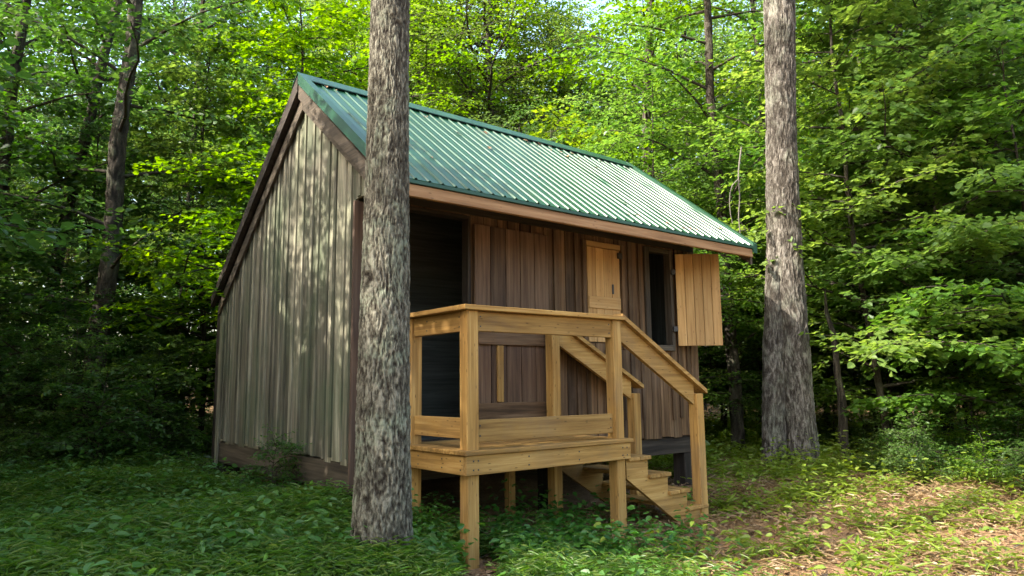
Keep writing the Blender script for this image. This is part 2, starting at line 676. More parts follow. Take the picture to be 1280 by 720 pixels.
for xa, xb, za, zb in ((XG + 0.12, DX0, zs, 2.3), (DX0 + .001, DX1 - .001, DZ1, 2.3), (DX1, W1[0], zs, 2.3), (W1[0] + .001, W1[1] - .001, zs, WZ0), (W1[0] + .001, W1[1] - .001, WZ1, 2.3), (W1[1], W2[0], zs, 2.3),
                       (W2[0] + .001, W2[1] - .001, zs, WZ0), (W2[0] + .001, W2[1] - .001, WZ1, 2.3), (W2[1], XR - 0.03, zs, 2.3)):
    mb.box((xa, YW + 0.0225, za + 0.02), (xb, YW + 0.03, zb), 0.001, 0.0)
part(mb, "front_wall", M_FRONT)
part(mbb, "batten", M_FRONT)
# top plate under the eave
part(MB().box((XG + 0.03, YW - 0.045, 1.925), (XR - 0.02, YW - 0.022, 2.09)), "header_beam", M_DARKWOOD)
# right and rear walls
mb = MB()
for i, y0 in enumerate(np.arange(YW + 0.03, YR - 0.01, 0.2)):
    y1 = min(y0 + 0.198, YR)
    pts = [(y0, zs), (y1, zs), (y1, gtop(y1))]
    if y0 < YP < y1:
        pts.append((YP, gtop(YP)))
    pts.append((y0, gtop(y0)))
    mb.prism(pts, 0, XR - 0.022, XR, grain=2)
part(mb, "side_wall", M_GABLE)
mb = MB()
for x0 in np.arange(XG + 0.03, XR - 0.03, 0.2):
    mb.box((x0, YR - 0.024, zs), (min(x0 + 0.198, XR - 0.025), YR - 0.001, roof_under(YR) - 0.03), 0.002, grain=2)
part(mb, "rear_wall", M_GABLE)
# inside: floor, dark lining, ceiling
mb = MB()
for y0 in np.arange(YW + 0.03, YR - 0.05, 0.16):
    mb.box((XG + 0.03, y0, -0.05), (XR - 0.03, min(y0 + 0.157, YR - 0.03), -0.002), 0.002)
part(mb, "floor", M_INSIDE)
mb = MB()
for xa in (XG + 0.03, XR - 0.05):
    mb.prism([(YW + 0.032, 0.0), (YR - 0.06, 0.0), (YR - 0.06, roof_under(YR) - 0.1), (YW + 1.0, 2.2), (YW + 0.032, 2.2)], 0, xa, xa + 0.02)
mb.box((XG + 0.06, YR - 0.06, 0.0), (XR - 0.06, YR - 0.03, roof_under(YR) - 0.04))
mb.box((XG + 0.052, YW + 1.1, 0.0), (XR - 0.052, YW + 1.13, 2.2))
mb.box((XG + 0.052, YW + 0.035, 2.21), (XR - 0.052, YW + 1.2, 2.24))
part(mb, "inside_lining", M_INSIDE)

# doorway trim and the open door lying back against the wall
mb = MB()
mb.box((DX0 - 0.07, YW - 0.03, 0.0), (DX0, YW + 0.03, DZ1 + 0.03))
mb.box((DX1 - 0.03, YW - 0.012, 0.0), (DX1, YW + 0.09, DZ1))
mb.box((DX0 + 0.001, YW - 0.012, DZ1 - 0.03), (DX1 - 0.031, YW + 0.09, DZ1))
mb.box((DX0 + 0.001, YW - 0.01, zs), (DX1 - 0.032, YW + 0.029, 0.012))
part(mb, "door_frame", M_DARKWOOD)
mb = MB()
nb = 5
dx = 0.85 / nb
for i in range(nb):
    mb.box((DX1 + 0.015 + i * dx, YW - 0.053, 0.05), (DX1 + 0.015 + (i + 1) * dx - 0.006, YW - 0.028, 1.845), 0.003, grain=2)
door = part(mb, "door", M_DOOR)
door["label"] = "grey plank door swung open flat against the front wall"
for z in (0.22, 0.86):
    part(MB().box((DX1 + 0.03, YW - 0.078, z - 0.07), (DX1 + 0.85, YW - 0.055, z + 0.07)), "batten", M_FRONT, parent=door)
part(MB().box((DX1 + 0.235, YW - 0.079, 0.295), (DX1 + 0.30, YW - 0.055, 0.785)), "sunlit_strip", M_PINE, parent=door)["label"] = "pale pine upright standing in for sunlight between the door battens"  # strip of sunlight on the door given as a pale board

# closed window shutter
mb = MB()
nb = 4
sx = (W1[1] - W1[0] - 0.02) / nb
for i in range(nb):
    mb.box((W1[0] + 0.01 + i * sx, YW - 0.022, WZ0 + 0.005), (W1[0] + 0.01 + (i + 1) * sx - 0.004, YW - 0.002, WZ1 - 0.05), 0.003, grain=2)
sh = part(mb, "shutter", M_PINE_OLD)
sh["label"] = "closed plank shutter of pale pine"
part(MB().box((W1[0] - 0.005, YW - 0.034, WZ1 - 0.045), (W1[1] + 0.0, YW - 0.002, WZ1 + 0.01)), "top_rail", M_PINE_OLD, parent=sh)
part(MB().box((W1[0] + 0.015, YW - 0.036, WZ0 + 0.34), (W1[1] - 0.02, YW - 0.0235, WZ0 + 0.46)), "batten", M_PINE_OLD, parent=sh)
part(MB().box((W1[1] - 0.05, YW - 0.048, WZ1 - 0.135), (W1[1] + 0.012, YW - 0.0235, WZ1 - 0.075)), "hinge", M_IRON, parent=sh)
part(MB().box((W1[1] - 0.14, YW - 0.034, WZ0 + 0.5), (W1[1] - 0.115, YW - 0.0235, WZ0 + 0.6)), "latch", M_IRON, parent=sh)

# open window, its frame, the shutter swung out towards the steps
mb = MB()
mb.box((W2[0] - 0.07, YW - 0.03, WZ0 - 0.06), (W2[0], YW + 0.06, WZ1 + 0.05))
mb.box((W2[1], YW - 0.03, WZ0 - 0.06), (W2[1] + 0.05, YW + 0.06, WZ1 + 0.05))
mb.box((W2[0] + 0.001, YW - 0.03, WZ1), (W2[1] - 0.001, YW + 0.06, WZ1 + 0.05))
mb.box((W2[0] + 0.001, YW - 0.04, WZ0 - 0.06), (W2[1] - 0.001, YW + 0.06, WZ0))
win = part(mb, "window_frame", M_RAKE)
mb = MB()
mb.box((W1[0] - 0.055, YW - 0.03, WZ0 - 0.06), (W1[0] - 0.006, YW + 0.05, WZ1 + 0.012))
mb.box((W1[1] + 0.014, YW - 0.03, WZ0 - 0.06), (W1[1] + 0.06, YW + 0.05, WZ1 + 0.012))
part(mb, "window_frame", M_FRONT)
HP = np.array((W2[1] + 0.055, YW - 0.05, 0))
ang = -0.66
rotm = np.array([[math.cos(ang), -math.sin(ang), 0], [math.sin(ang), math.cos(ang), 0], [0, 0, 1]])
mb = MB()
nb, sw = 5, 0.098
for i in range(nb):
    lo = HP + (0.01 + i * sw, -0.012, WZ0 - 0.005)
    hi = HP + (0.01 + (i + 1) * sw - 0.004, 0.010, WZ1 + 0.005 + rng.uniform(-0.004, 0.004))
    mb.box(lo, hi, 0.003, rot=rotm, pivot=HP, grain=2)
sh2 = part(mb, "shutter", M_PINE_OLD)
sh2["label"] = "open pale pine shutter swung out from the window"
for z in (WZ0 + 0.18, WZ1 - 0.2):
    part(MB().box(HP + (0.03, 0.012, z - 0.05), HP + (0.48, 0.032, z + 0.05), rot=rotm, pivot=HP), "batten", M_PINE_OLD, parent=sh2)
    part(MB().box(HP + (-0.045, -0.03, z - 0.03), HP + (0.005, -0.002, z + 0.03), rot=rotm, pivot=HP), "hinge", M_IRON, parent=sh2)

# roof: ribbed metal sheets on both slopes, deck boards and rafters below
def ribbed(y0, z0, y1, z1, x0, x1, pitch=0.115, h=0.011):
    prof = []
    x = x0
    while x < x1 - 1e-6:
        for dx_, dz_ in ((0, 0), (pitch * 0.46, 0.0), (pitch * 0.505, h), (pitch * 0.64, h), (pitch * 0.70, 0.0)):
            if x + dx_ <= x1:
                prof.append((x + dx_, dz_))
        x += pitch
    prof.append((x1, 0))
    prof = np.array(prof)
    n = len(prof)
    K = 9
    d = np.array((0, y1 - y0, z1 - z0))
    d /= np.linalg.norm(d)
    nrm = np.cross((1, 0, 0), d) * (1 if y1 > y0 else -1)
    V = []
    wob = rng.normal(0, 0.0009, (K, n))
    for k in range(K):
        t = k / (K - 1)
        base = np.array((0, y0 + (y1 - y0) * t, z0 + (z1 - z0) * t))
        for i in range(n):
            V.append(base + np.array((prof[i, 0], 0, 0)) + nrm * (prof[i, 1] + wob[k, i]))
    ii = (np.arange(K - 1)[:, None] * n + np.arange(n - 1)[None]).ravel()
    f = np.stack([ii, ii + 1, ii + n + 1, ii + n], 1)
    if y1 < y0:
        f = f[:, ::-1]
    return np.array(V), f


Va, fa = ribbed(YE - 0.03, ZE - 0.023, YP, ZP - 0.004, XL, XRR)
Vb, fb = ribbed(YB + 0.02, ZB - 0.02, YP, ZP - 0.004, XL, XRR)
me = np_mesh("roof", np.concatenate([Va, Vb]), [fa, fb + len(Va)])
roof = link_mesh("roof", me, M_ROOF)
attach(roof, cabin)
sol = roof.modifiers.new("thickness", 'SOLIDIFY')
sol.thickness = 0.004
sol.offset = -1
sf, sb = (ZP - ZE) / (YP - YE), (ZP - ZB) / (YB - YP)
# roof deck boards (underside)
mb = MB()
mb.prism([(YE, ZE - 0.03), (YP, ZP - 0.03), (YP, ZP - 0.055), (YE, ZE - 0.055)], 0, XL + 0.02, XRR - 0.02, grain=0)
mb.prism([(YP + .001, ZP - 0.03), (YB, ZB - 0.03), (YB, ZB - 0.055), (YP + .001, ZP - 0.055)], 0, XL + 0.02, XRR - 0.02, grain=0)
part(mb, "roof_deck", M_DARKWOOD, parent=roof)
# ridge cap
mb = MB()
mb.prism([(YP - 0.13, ZP - 0.13 * sf + 0.030), (YP, ZP + 0.036), (YP + 0.13, ZP - 0.13 * sb + 0.030),
          (YP + 0.13, ZP - 0.13 * sb + 0.022), (YP, ZP + 0.026), (YP - 0.13, ZP - 0.13 * sf + 0.022)], 0, XL - 0.012, XRR + 0.012)
part(mb, "ridge_cap", M_TRIM, parent=roof)
# rake trim in green metal, front slope both ends
for xa, xb in ((XL - 0.014, XL + 0.055), (XRR - 0.055, XRR + 0.014)):
    mb = MB()
    mb.prism([(YE - 0.035, ZE - 0.10), (YE - 0.035, ZE + 0.002), (YP - 0.02, ZP + 0.024), (YP - 0.02, ZP - 0.085)], 0, xa, xb)
    part(mb, "rake_trim", M_TRIM, parent=roof)
# eave drip edge
part(MB().box((XL, YE - 0.032, ZE - 0.055), (XRR, YE - 0.022, ZE - 0.026)), "drip_edge", M_TRIM, parent=roof)
# bargeboards under the rake
for xa, xb in ((XL + 0.004, XL + 0.04), (XRR - 0.04, XRR - 0.004)):
    mb = MB()
    mb.prism([(YE + 0.02, ZE - 0.22), (YE + 0.02, ZE - 0.102), (YP, ZP - 0.087), (YP, ZP - 0.215)], 0, xa, xb, grain=1)
    part(mb, "bargeboard", M_RAKE)
    mb = MB()
    mb.prism([(YP + 0.002, ZP - 0.15), (YP + 0.002, ZP - 0.0), (YB, ZB + 0.0), (YB, ZB - 0.11)], 0, xa - 0.012, xb, grain=1)
    part(mb, "bargeboard", M_DARKWOOD)
mb = MB()
mb.prism([(YE + 0.10, gtop(YE + 0.1) - 0.16), (YE + 0.10, gtop(YE + 0.1) - 0.03), (YP, gtop(YP) - 0.03), (YP, gtop(YP) - 0.17)], 0, XG - 0.046, XG - 0.024, grain=1)
mb.prism([(YP + 0.002, gtop(YP) - 0.17), (YP + 0.002, gtop(YP) - 0.03), (YR, gtop(YR) - 0.03), (YR, gtop(YR) - 0.16)], 0, XG - 0.046, XG - 0.024, grain=1)
part(mb, "frieze_board", M_RAKE)
# fascia at the front eave, rafter tails
part(MB().box((XL + 0.045, YE - 0.018, 1.775), (XRR - 0.045, YE + 0.02, ZE - 0.058)), "fascia", M_FASCIA)
mb = MB()
for x0 in np.linspace(XG + 0.05, XR - 0.1, 8):
    mb.prism([(YE + 0.022, ZE - 0.14), (YE + 0.022, ZE - 0.06), (YP, ZP - 0.06), (YP, ZP - 0.17)], 0, x0, x0 + 0.04, grain=1)
part(mb, "rafters", M_REDWOOD)
# piers
for px_, py_ in ((XG + 0.1, YW + 0.18), (XR - 0.13, YW + 0.12), (1.74, YW + 0.14), (XG + 0.1, YR - 0.15), (XR - 0.13, YR - 0.15)):
    g0 = gz(px_, py_) - 0.08
    mb = MB().box((px_ - 0.085, py_ - 0.085, g0), (px_ + 0.085, py_ + 0.085, -0.314), 0.01)
    part(mb, "pier", M_DARKWOOD)
# ------------------------------------------------------------------ entry deck with railing and steps
DW, DD = 1.63, 0.93
deck = empty("entry_deck", (0, 0, gz(0, 0)))
tag(deck, "raised new pine entry deck with railing and steps before the dark doorway", "deck")
bpy.context.view_layer.update()
PS = 0.098


def dpart(mb, name, mat=M_PINE, parent=None):
    return part(mb, name, mat, parent=parent or deck)


mb = MB()
y0 = -0.022
k = 0
while y0 < DD - 0.02:
    w = 0.138
    mb.box((-0.02, y0, -0.032), (DW + 0.015, min(y0 + w, DD + 0.02), 0.0), 0.005)
    y0 += w + 0.006
dpart(mb, "deck_boards")
dpart(MB().box((0.0, 0.0, -0.165), (DW, 0.036, -0.034)), "rim_joist")
dpart(MB().box((0.0, 0.038, -0.165), (0.036, DD, -0.034)), "rim_joist")
dpart(MB().box((DW - 0.036, 0.038, -0.165), (DW, DD, -0.034)), "rim_joist")
dpart(MB().box((0.038, DD - 0.036, -0.165), (DW - 0.038, DD, -0.034)), "rim_joist")
mb = MB()
for x0 in (0.42, 0.82, 1.22):
    mb.box((x0, 0.038, -0.165), (x0 + 0.036, DD - 0.038, -0.035))
dpart(mb, "joist")
ZC = 0.965
X0, X1 = 0.012, DW - 0.125
front_y = 0.038
back_y = DD - 0.038 - PS
LBX = 0.038
for x0, y0, zt in ((LBX - 0.0, front_y, ZC), (X1, front_y, ZC), (LBX, back_y, ZC), (X1, back_y, 0.93)):
    dpart(MB().box((x0, y0, gz(x0, y0) - 0.1), (x0 + PS, y0 + PS, zt), 0.006), "post")
dpart(MB().box((1.0, back_y + 0.01, gz(1.04, back_y) - 0.1), (1.07, back_y + 0.08, -0.166), 0.006), "post")
# top rails (2x6 on edge between posts) and flat cap boards
dpart(MB().box((LBX + PS + 0.001, front_y + 0.02, ZC - 0.145), (X1 - 0.001, front_y + 0.056, ZC - 0.003)), "rail")
dpart(MB().box((LBX + 0.02, front_y + PS + 0.001, ZC - 0.145), (LBX + 0.056, back_y - 0.001, ZC - 0.003)), "rail")
dpart(MB().box((LBX - 0.045, front_y - 0.035, ZC + 0.001), (X1 + PS + 0.02, front_y + PS + 0.01, ZC + 0.036)), "cap_rail")
dpart(MB().box((LBX - 0.045, front_y + PS + 0.014, ZC + 0.001), (LBX + PS + 0.01, YW - 0.06, ZC + 0.036)), "cap_rail")
# lower rails
dpart(MB().box((LBX + PS + 0.001, front_y + 0.03, 0.045), (X1 - 0.001, front_y + 0.066, 0.2)), "lower_rail")
dpart(MB().box((LBX + 0.03, front_y + PS + 0.001, 0.07), (LBX + 0.066, back_y - 0.001, 0.215)), "lower_rail")
# screw heads at the board ends
def screw(x, y, z, axis):
    d = np.full(3, 0.0055)
    d[axis] = 0.002
    c = np.array((x, y, z))
    dpart(MB().box(c - d, c + d, 0.0015), "screw", M_IRON)
for xx in (0.06, 0.10, X1 + 0.03, X1 + 0.08, 0.55, 1.05):
    for zz in (-0.07, -0.13):
        screw(xx, -0.001, zz, 1)
for yy in (0.07, 0.3, 0.62):
    for zz in (-0.07, -0.13):
        screw(-0.001, yy, zz, 0)
for xx in (LBX + PS + 0.03, X1 - 0.03):
    for zz in (ZC - 0.04, ZC - 0.11):
        screw(xx, front_y + 0.019, zz, 1)
    for zz in (0.09, 0.16):
        screw(xx, front_y + 0.029, zz, 1)
for yy in (front_y + PS + 0.03, 0.6):
    for zz in (ZC - 0.04, ZC - 0.11):
        screw(LBX + 0.019, yy, zz, 0)
for xx in np.arange(LBX + 0.05, DW, 0.36):
    screw(xx, front_y + 0.03, ZC + 0.037, 2)
    screw(xx, front_y + 0.08, ZC + 0.037, 2)
# steps
SX = 2.575
RISE, RUN, NT = 0.158, 0.25, 4
steps_x0 = DW + 0.016
for yy in (front_y + 0.02, back_y + 0.04):
    poly = [(steps_x0 - 0.012, -0.036)]
    for i in range(NT):
        zt = -RISE * (i + 1) - 0.034
        poly.append((steps_x0 + i * RUN + (0.0), zt + (0.0 if i else 0.0)))
        poly.append((steps_x0 + (i + 1) * RUN, zt))
    xe = steps_x0 + NT * RUN
    ge = gz(xe, yy) - 0.04
    poly.append((xe, ge))
    poly.append((xe - 0.22, ge))
    poly.append((steps_x0 - 0.012, -0.33))
    mb = MB()
    mb.prism(poly, 1, yy, yy + 0.038, grain=0)
    dpart(mb, "stringer")
for i in range(NT):
    zt = -RISE * (i + 1)
    xs = steps_x0 + i * RUN
    dpart(MB().box((xs - 0.005, front_y - 0.01, zt - 0.033), (xs + 0.128, back_y + PS + 0.01, zt), 0.005)
          .box((xs + 0.134, front_y - 0.01, zt - 0.033), (xs + RUN + 0.02, back_y + PS + 0.01, zt), 0.005), "tread")
# stair posts and sloping rails
for yy, ztop in ((front_y, 0.345), (back_y, 0.345)):
    dpart(MB().box((SX, yy, gz(SX, yy) - 0.1), (SX + PS, yy + PS, ztop), 0.006), "post")
    a = (X1 + PS + 0.02 if yy == front_y else X1 + 0.03, yy + (PS + 0.02 if yy != front_y else -0.0205), 0.895)
    b = (SX + PS + 0.02, yy + (PS + 0.02 if yy != front_y else -0.0205), 0.275)
    sl_ = (b[2] - a[2]) / (b[0] - a[0])
    yc = yy + PS / 2
    xa, xb = (X1 + PS + 0.003 if yy == front_y else X1 + PS + 0.003), SX + PS - 0.012
    za = 0.905
    zb = za + sl_ * (xb - xa)
    mb = MB()
    mb.prism([(xa, za + 0.075), (SX - 0.003, za + sl_ * (SX - 0.003 - xa) + 0.075), (SX - 0.003, za + sl_ * (SX - 0.003 - xa) - 0.10), (xa, za - 0.10)], 1, yc - 0.02, yc + 0.018, grain=0)
    dpart(mb, "stair_rail")
    mb = MB()
    xb2 = SX + PS + 0.035
    mb.prism([(xa, za + 0.078), (xb2, za + sl_ * (xb2 - xa) + 0.078), (xb2, za + sl_ * (xb2 - xa) + 0.116), (xa, za + 0.116)], 1, yy - 0.02, yy + PS + 0.02, grain=0)
    dpart(mb, "stair_cap")


# ------------------------------------------------------------------ trunks
def vnoise(u, v, nu, nv, seed):
    """smooth value noise, periodic in u (0..1); v in cells"""
    r = np.random.default_rng(seed)
    G = r.random((nu, nv + 3))
    uu = (u % 1.0) * nu
    iu = np.floor(uu).astype(int)
    fu = uu - iu
    iv = np.clip(np.floor(v).astype(int), 0, nv)
    fv = v - iv
    fu = fu * fu * (3 - 2 * fu)
    fv = np.clip(fv, 0, 1)
    fv = fv * fv * (3 - 2 * fv)
    a = G[iu % nu, iv] * (1 - fu) + G[(iu + 1) % nu, iv] * fu
    b = G[iu % nu, iv + 1] * (1 - fu) + G[(iu + 1) % nu, iv + 1] * fu
    return a * (1 - fv) + b * fv


def trunk_arrays(path, rad, nseg, ring_len, amp=0.0, furrows=24, seed=0, flare=0.0, flare_h=0.4, zcell=0.16, lobes=5):
    """tapered, bark-relieved tube along path (list of points)"""
    P = np.array(path, float)
    s = np.concatenate([[0], np.cumsum(np.linalg.norm(np.diff(P, axis=0), axis=1))])
    L = s[-1]
    nr = max(3, int(L / ring_len))
    t = np.linspace(0, L, nr)
    # smooth interpolation of the path
    C = np.stack([np.interp(t, s, P[:, i]) for i in range(3)], 1)
    if nr > 12:
        k = max(3, int(0.04 * nr)) | 1
        pad = k // 2
        Cp = np.pad(C, ((pad, pad), (0, 0)), mode='reflect', reflect_type='odd')
        C = np.stack([np.convolve(Cp[:, i], np.ones(k) / k, 'valid') for i in range(3)], 1)
    rr = np.interp(t, s, rad)
    T = np.gradient(C, axis=0)
    T /= np.linalg.norm(T, axis=1)[:, None]
    ref = np.where(np.abs(T[:, 2:3]) > 0.9, np.array([[0.0, 1.0, 0.0]]), np.array([[0.0, 0.0, 1.0]]))
    A = np.cross(ref, T)
    A /= np.linalg.norm(A, axis=1)[:, None]
    B = np.cross(T, A)
    th = np.arange(nseg) / nseg
    U, W = np.meshgrid(th, t, indexing='xy')
    h = np.full(U.shape, 0.5)
    r = rr[:, None] * np.ones_like(U)
    if amp > 0:
        def vn(k, c, sd, w):
            return vnoise(U + w, W / c, max(4, int(furrows * k)), int(L / c) + 2, seed + sd)
        warp = (vn(0.12, 0.35, 1, 0) - 0.5) * (3.0 / furrows) + (vn(0.4, 0.11, 7, 0) - 0.5) * (1.2 / furrows)
        n1 = vn(1.0, zcell, 2, warp)
        n2 = vn(1.9, zcell * 0.6, 3, warp * 1.3)
        n3 = vn(0.5, zcell * 2.2, 4, warp * 0.7)
        n4 = vn(2.6, zcell * 0.3, 6, 0)
        h = 0.36 * n1 + 0.26 * n2 + 0.22 * n3 + 0.16 * n4
        h = np.clip((h - 0.5) * 2.1 + 0.5, 0, 1)
        big = vnoise(U, W / 0.9, 4, int(L / 0.9) + 2, seed + 5) - 0.5
        r = r * (1 + 0.10 * big) + amp * (h - 0.5) * np.minimum(1, rr / rr.max() + 0.3)[:, None]
    if flare > 0:
        lob = 0.55 + 0.45 * np.cos(2 * np.pi * (U * lobes + 0.17 * seed)) * (0.6 + 0.4 * np.cos(2 * np.pi * (U * 2 + 0.3)))
        r = r * (1 + flare * lob * np.exp(-W / flare_h) + 0.25 * flare * np.exp(-W / (flare_h * 2.4)))
    ca, sa = np.cos(2 * np.pi * U), np.sin(2 * np.pi * U)
    V = C[:, None, :] + r[..., None] * (ca[..., None] * A[:, None, :] + sa[..., None] * B[:, None, :])
    i0 = (np.arange(nr - 1)[:, None] * nseg + np.arange(nseg)[None]).ravel()
    i1 = (np.arange(nr - 1)[:, None] * nseg + (np.arange(nseg)[None] + 1) % nseg).ravel()
    f = np.stack([i0, i1, i1 + nseg, i0 + nseg], 1)
    return V.reshape(-1, 3), f, h.ravel()


class Tubes:
    def __init__(self):
        self.V, self.f, self.h, self.n = [], [], [], 0

    def add(self, V, f, h):
        self.V.append(V)
        self.f.append(f + self.n)
        self.h.append(h)
        self.n += len(V)

    def limb(self, path, r0, r1, nseg=5, ring=0.25):
        P = np.array(path, float)
        V, f, h = trunk_arrays(P, np.linspace(r0, r1, len(P)), nseg, ring)
        self.add(V, f, h)

    def mesh(self, name):
        return np_mesh(name, np.concatenate(self.V), [np.concatenate(self.f)], {"bark": np.concatenate(self.h)}, smooth=True)


# ------------------------------------------------------------------ leaves
LEAF_OVATE = np.array([(0, 0), (.28, .30), (.62, .27), (1, 0), (.62, -.27), (.28, -.30)])
LEAF_MAPLE = np.array([(0, 0), (.18, .42), (.62, .40), (1, 0), (.62, -.40), (.18, -.42)])
LEAF_LANCE = np.array([(0, 0), (.25, .075), (.6, .062), (1, 0), (.6, -.062), (.25, -.075)])


def unit(a):
    return a / np.maximum(np.linalg.norm(a, axis=-1, keepdims=True), 1e-9)


def leaves_mesh(name, P, D, N, S, var, shape=LEAF_OVATE, fold=0.10, droop=0.15):
    D = unit(D)
    side = unit(np.cross(N, D))
    Nn = np.cross(D, side)
    n = len(P)
    V = np.zeros((n, 6, 3))
    for k, (u, w) in enumerate(shape):
        up = (fold * abs(w) * 2 - droop * u * u)
        V[:, k] = P + S[:, None] * (u * D + w * side + up * Nn)
    b = np.arange(n)[:, None] * 6
    f = np.concatenate([b + np.array([[0, 3, 2, 1]]), b + np.array([[0, 5, 4, 3]])])
    return np_mesh(name, V.reshape(-1, 3), [f], {"var": np.repeat(var, 6)})


def spray(r, path, tw_len, tw_gap, lf_gap, size, flat=0.3, start=0.15):
    """leaves on alternate twigs along a branch path; returns P, D, N, S and the twig lines"""
    P = np.array(path, float)
    s = np.concatenate([[0], np.cumsum(np.linalg.norm(np.diff(P, axis=0), axis=1))])
    L = s[-1]
    ts = np.arange(L * start, L, tw_gap)
    out_p, out_d, tw = [], [], []
    for i, t in enumerate(ts):
        c = np.array([np.interp(t, s, P[:, k]) for k in range(3)])
        c2 = np.array([np.interp(min(t + 0.05, L), s, P[:, k]) for k in range(3)])
        d = c2 - c
        if np.linalg.norm(d) < 1e-5:
            continue
        d = d / np.linalg.norm(d)
        sd = np.cross((0, 0, 1.0), d)
        sd = sd / max(np.linalg.norm(sd), 1e-6) * (1 if i % 2 else -1)
        td = unit(d * r.uniform(0.35, 0.9) + sd * r.uniform(0.6, 1.0) + np.array((0, 0, r.normal(0.05, 0.22))))
        ln = tw_len * r.uniform(0.5, 1.15) * (0.45 + 0.55 * math.sin(math.pi * min(1, 0.25 + 0.75 * (1 - t / L))))
        k = max(2, int(ln / lf_gap))
        q = np.linspace(0.15, 1, k)[:, None]
        pts = c + td * ln * q + np.array((0, 0, -1.0)) * (ln * 0.22 * q * q)
        out_p.append(pts)
        ld = td + np.cross((0, 0, 1.0), td) * (np.where(np.arange(k) % 2 == 0, 1, -1) * r.uniform(0.5, 1.0, k))[:, None]
        out_d.append(ld)
        tw.append((c, pts[-1]))
    if not out_p:
        return None
    Pp = np.concatenate(out_p)
    Dd = np.concatenate(out_d) + r.normal(0, 0.25, (len(Pp), 3)) + np.array((0, 0, -0.18))
    Nn = np.array((0, 0, 1.0)) + r.normal(0, flat, (len(Pp), 3))
    Ss = size * r.uniform(0.65, 1.25, len(Pp))
    return Pp + r.normal(0, 0.015, Pp.shape), Dd, Nn, Ss, tw


def curve_path(r, p0, az, elev, L, bend, n=6, wob=0.06):
    p = np.array(p0, float)
    pts = [p.copy()]
    for i in range(n):
        e = elev + bend * i / n
        az += r.normal(0, 0.14)
        p = p + (L / n) * np.array((math.cos(az) * math.cos(e), math.sin(az) * math.cos(e), math.sin(e))) + r.normal(0, wob * L / n, 3)
        pts.append(p.copy())
    return pts


def gen_tree(seed, H, r0, h_lo, n_br, br_len, tw_len=0.34, tw_gap=0.12, lf_gap=0.06, size=0.10, lean=0.05, flat=0.35,
             elev=(0.05, 0.5), shape=LEAF_OVATE, crown_round=False, sub_min=1.3, name="forest"):
    """a trunk mesh (with limbs) and a crown mesh around the origin"""
    r = np.random.default_rng(seed)
    az = r.uniform(0, 6.28)
    path = [np.zeros(3)]
    n = 8
    for i in range(n):
        path.append(path[-1] + np.array((math.cos(az) * lean, math.sin(az) * lean, 1)) * (H / n) + np.append(r.normal(0, 0.018 * H / n * 3, 2), 0))
    path = np.array(path)
    path[:, 2] -= 0.15
    tb = Tubes()
    rad = r0 * np.linspace(1, 0.12, n + 1) ** 0.8
    V, f, h = trunk_arrays(path, rad, 14, 0.12, amp=r0 * 0.14, furrows=9, seed=seed, flare=0.35, flare_h=0.2)
    tb.add(V, f, h)
    acc = []
    for i in range(n_br):
        q = (i + r.uniform(0, 1)) / n_br
        hh = h_lo + (H * 0.97 - h_lo) * q
        c = np.array([np.interp(hh, path[:, 2], path[:, k]) for k in range(2)] + [hh])
        rt = np.interp(hh, path[:, 2], rad)
        a = i * 2.4 + r.uniform(-0.6, 0.6)
        prof = math.sin(math.pi * min(0.97, 0.12 + 0.8 * q)) if crown_round else (1 - 0.62 * q)
        L = br_len * prof * r.uniform(0.6, 1.2)
        e = r.uniform(*elev)
        bp = curve_path(r, c, a, e, L, r.uniform(-0.5, -0.1))
        tb.limb(bp, max(0.006, min(rt * 0.6, 0.012 + 0.012 * L)), 0.003, 4, 0.3)
        subs = [bp]
        if L > sub_min:
            for k in (1, 2, 3, 4, 5):
                sp = curve_path(r, bp[k], a + r.choice((-1, 1)) * r.uniform(0.5, 1.0), r.uniform(-0.1, 0.45), L * r.uniform(0.35, 0.6), -0.3, 5)
                tb.limb(sp, 0.008 + 0.003 * L, 0.003, 3, 0.4)
                subs.append(sp)
        for sp in subs:
            o = spray(r, sp, tw_len, tw_gap, lf_gap, size, flat)
            if o:
                acc.append(o[:4])
    P = np.concatenate([a[0] for a in acc])
    D = np.concatenate([a[1] for a in acc])
    N = np.concatenate([a[2] for a in acc])
    S = np.concatenate([a[3] for a in acc])
    cl = np.repeat(r.random(len(acc)), [len(a[0]) for a in acc])
    var = np.clip(0.55 * r.random(len(P)) + 0.45 * cl, 0, 1)
    return tb.mesh(name + "_trunk"), leaves_mesh(name + "_crown", P, D, N, S, var, shape), len(P)


def plant_tree(name, meshes, mats, loc, rz, sc, label, cat, group=None):
    t = empty(name, loc)
    t.rotation_euler = (0, 0, rz)
    t.scale = (sc, sc, sc)
    tag(t, label, cat, group)
    tr = bpy.data.objects.new("trunk", meshes[0])
    cr = bpy.data.objects.new("crown", meshes[1])
    for o, m in ((tr, mats[0]), (cr, mats[1])):
        COL.objects.link(o)
        o.parent = t
        if not len(o.data.materials):
            o.data.materials.append(m)
        o.material_slots[0].link = 'OBJECT'
        o.material_slots[0].material = m
    return t


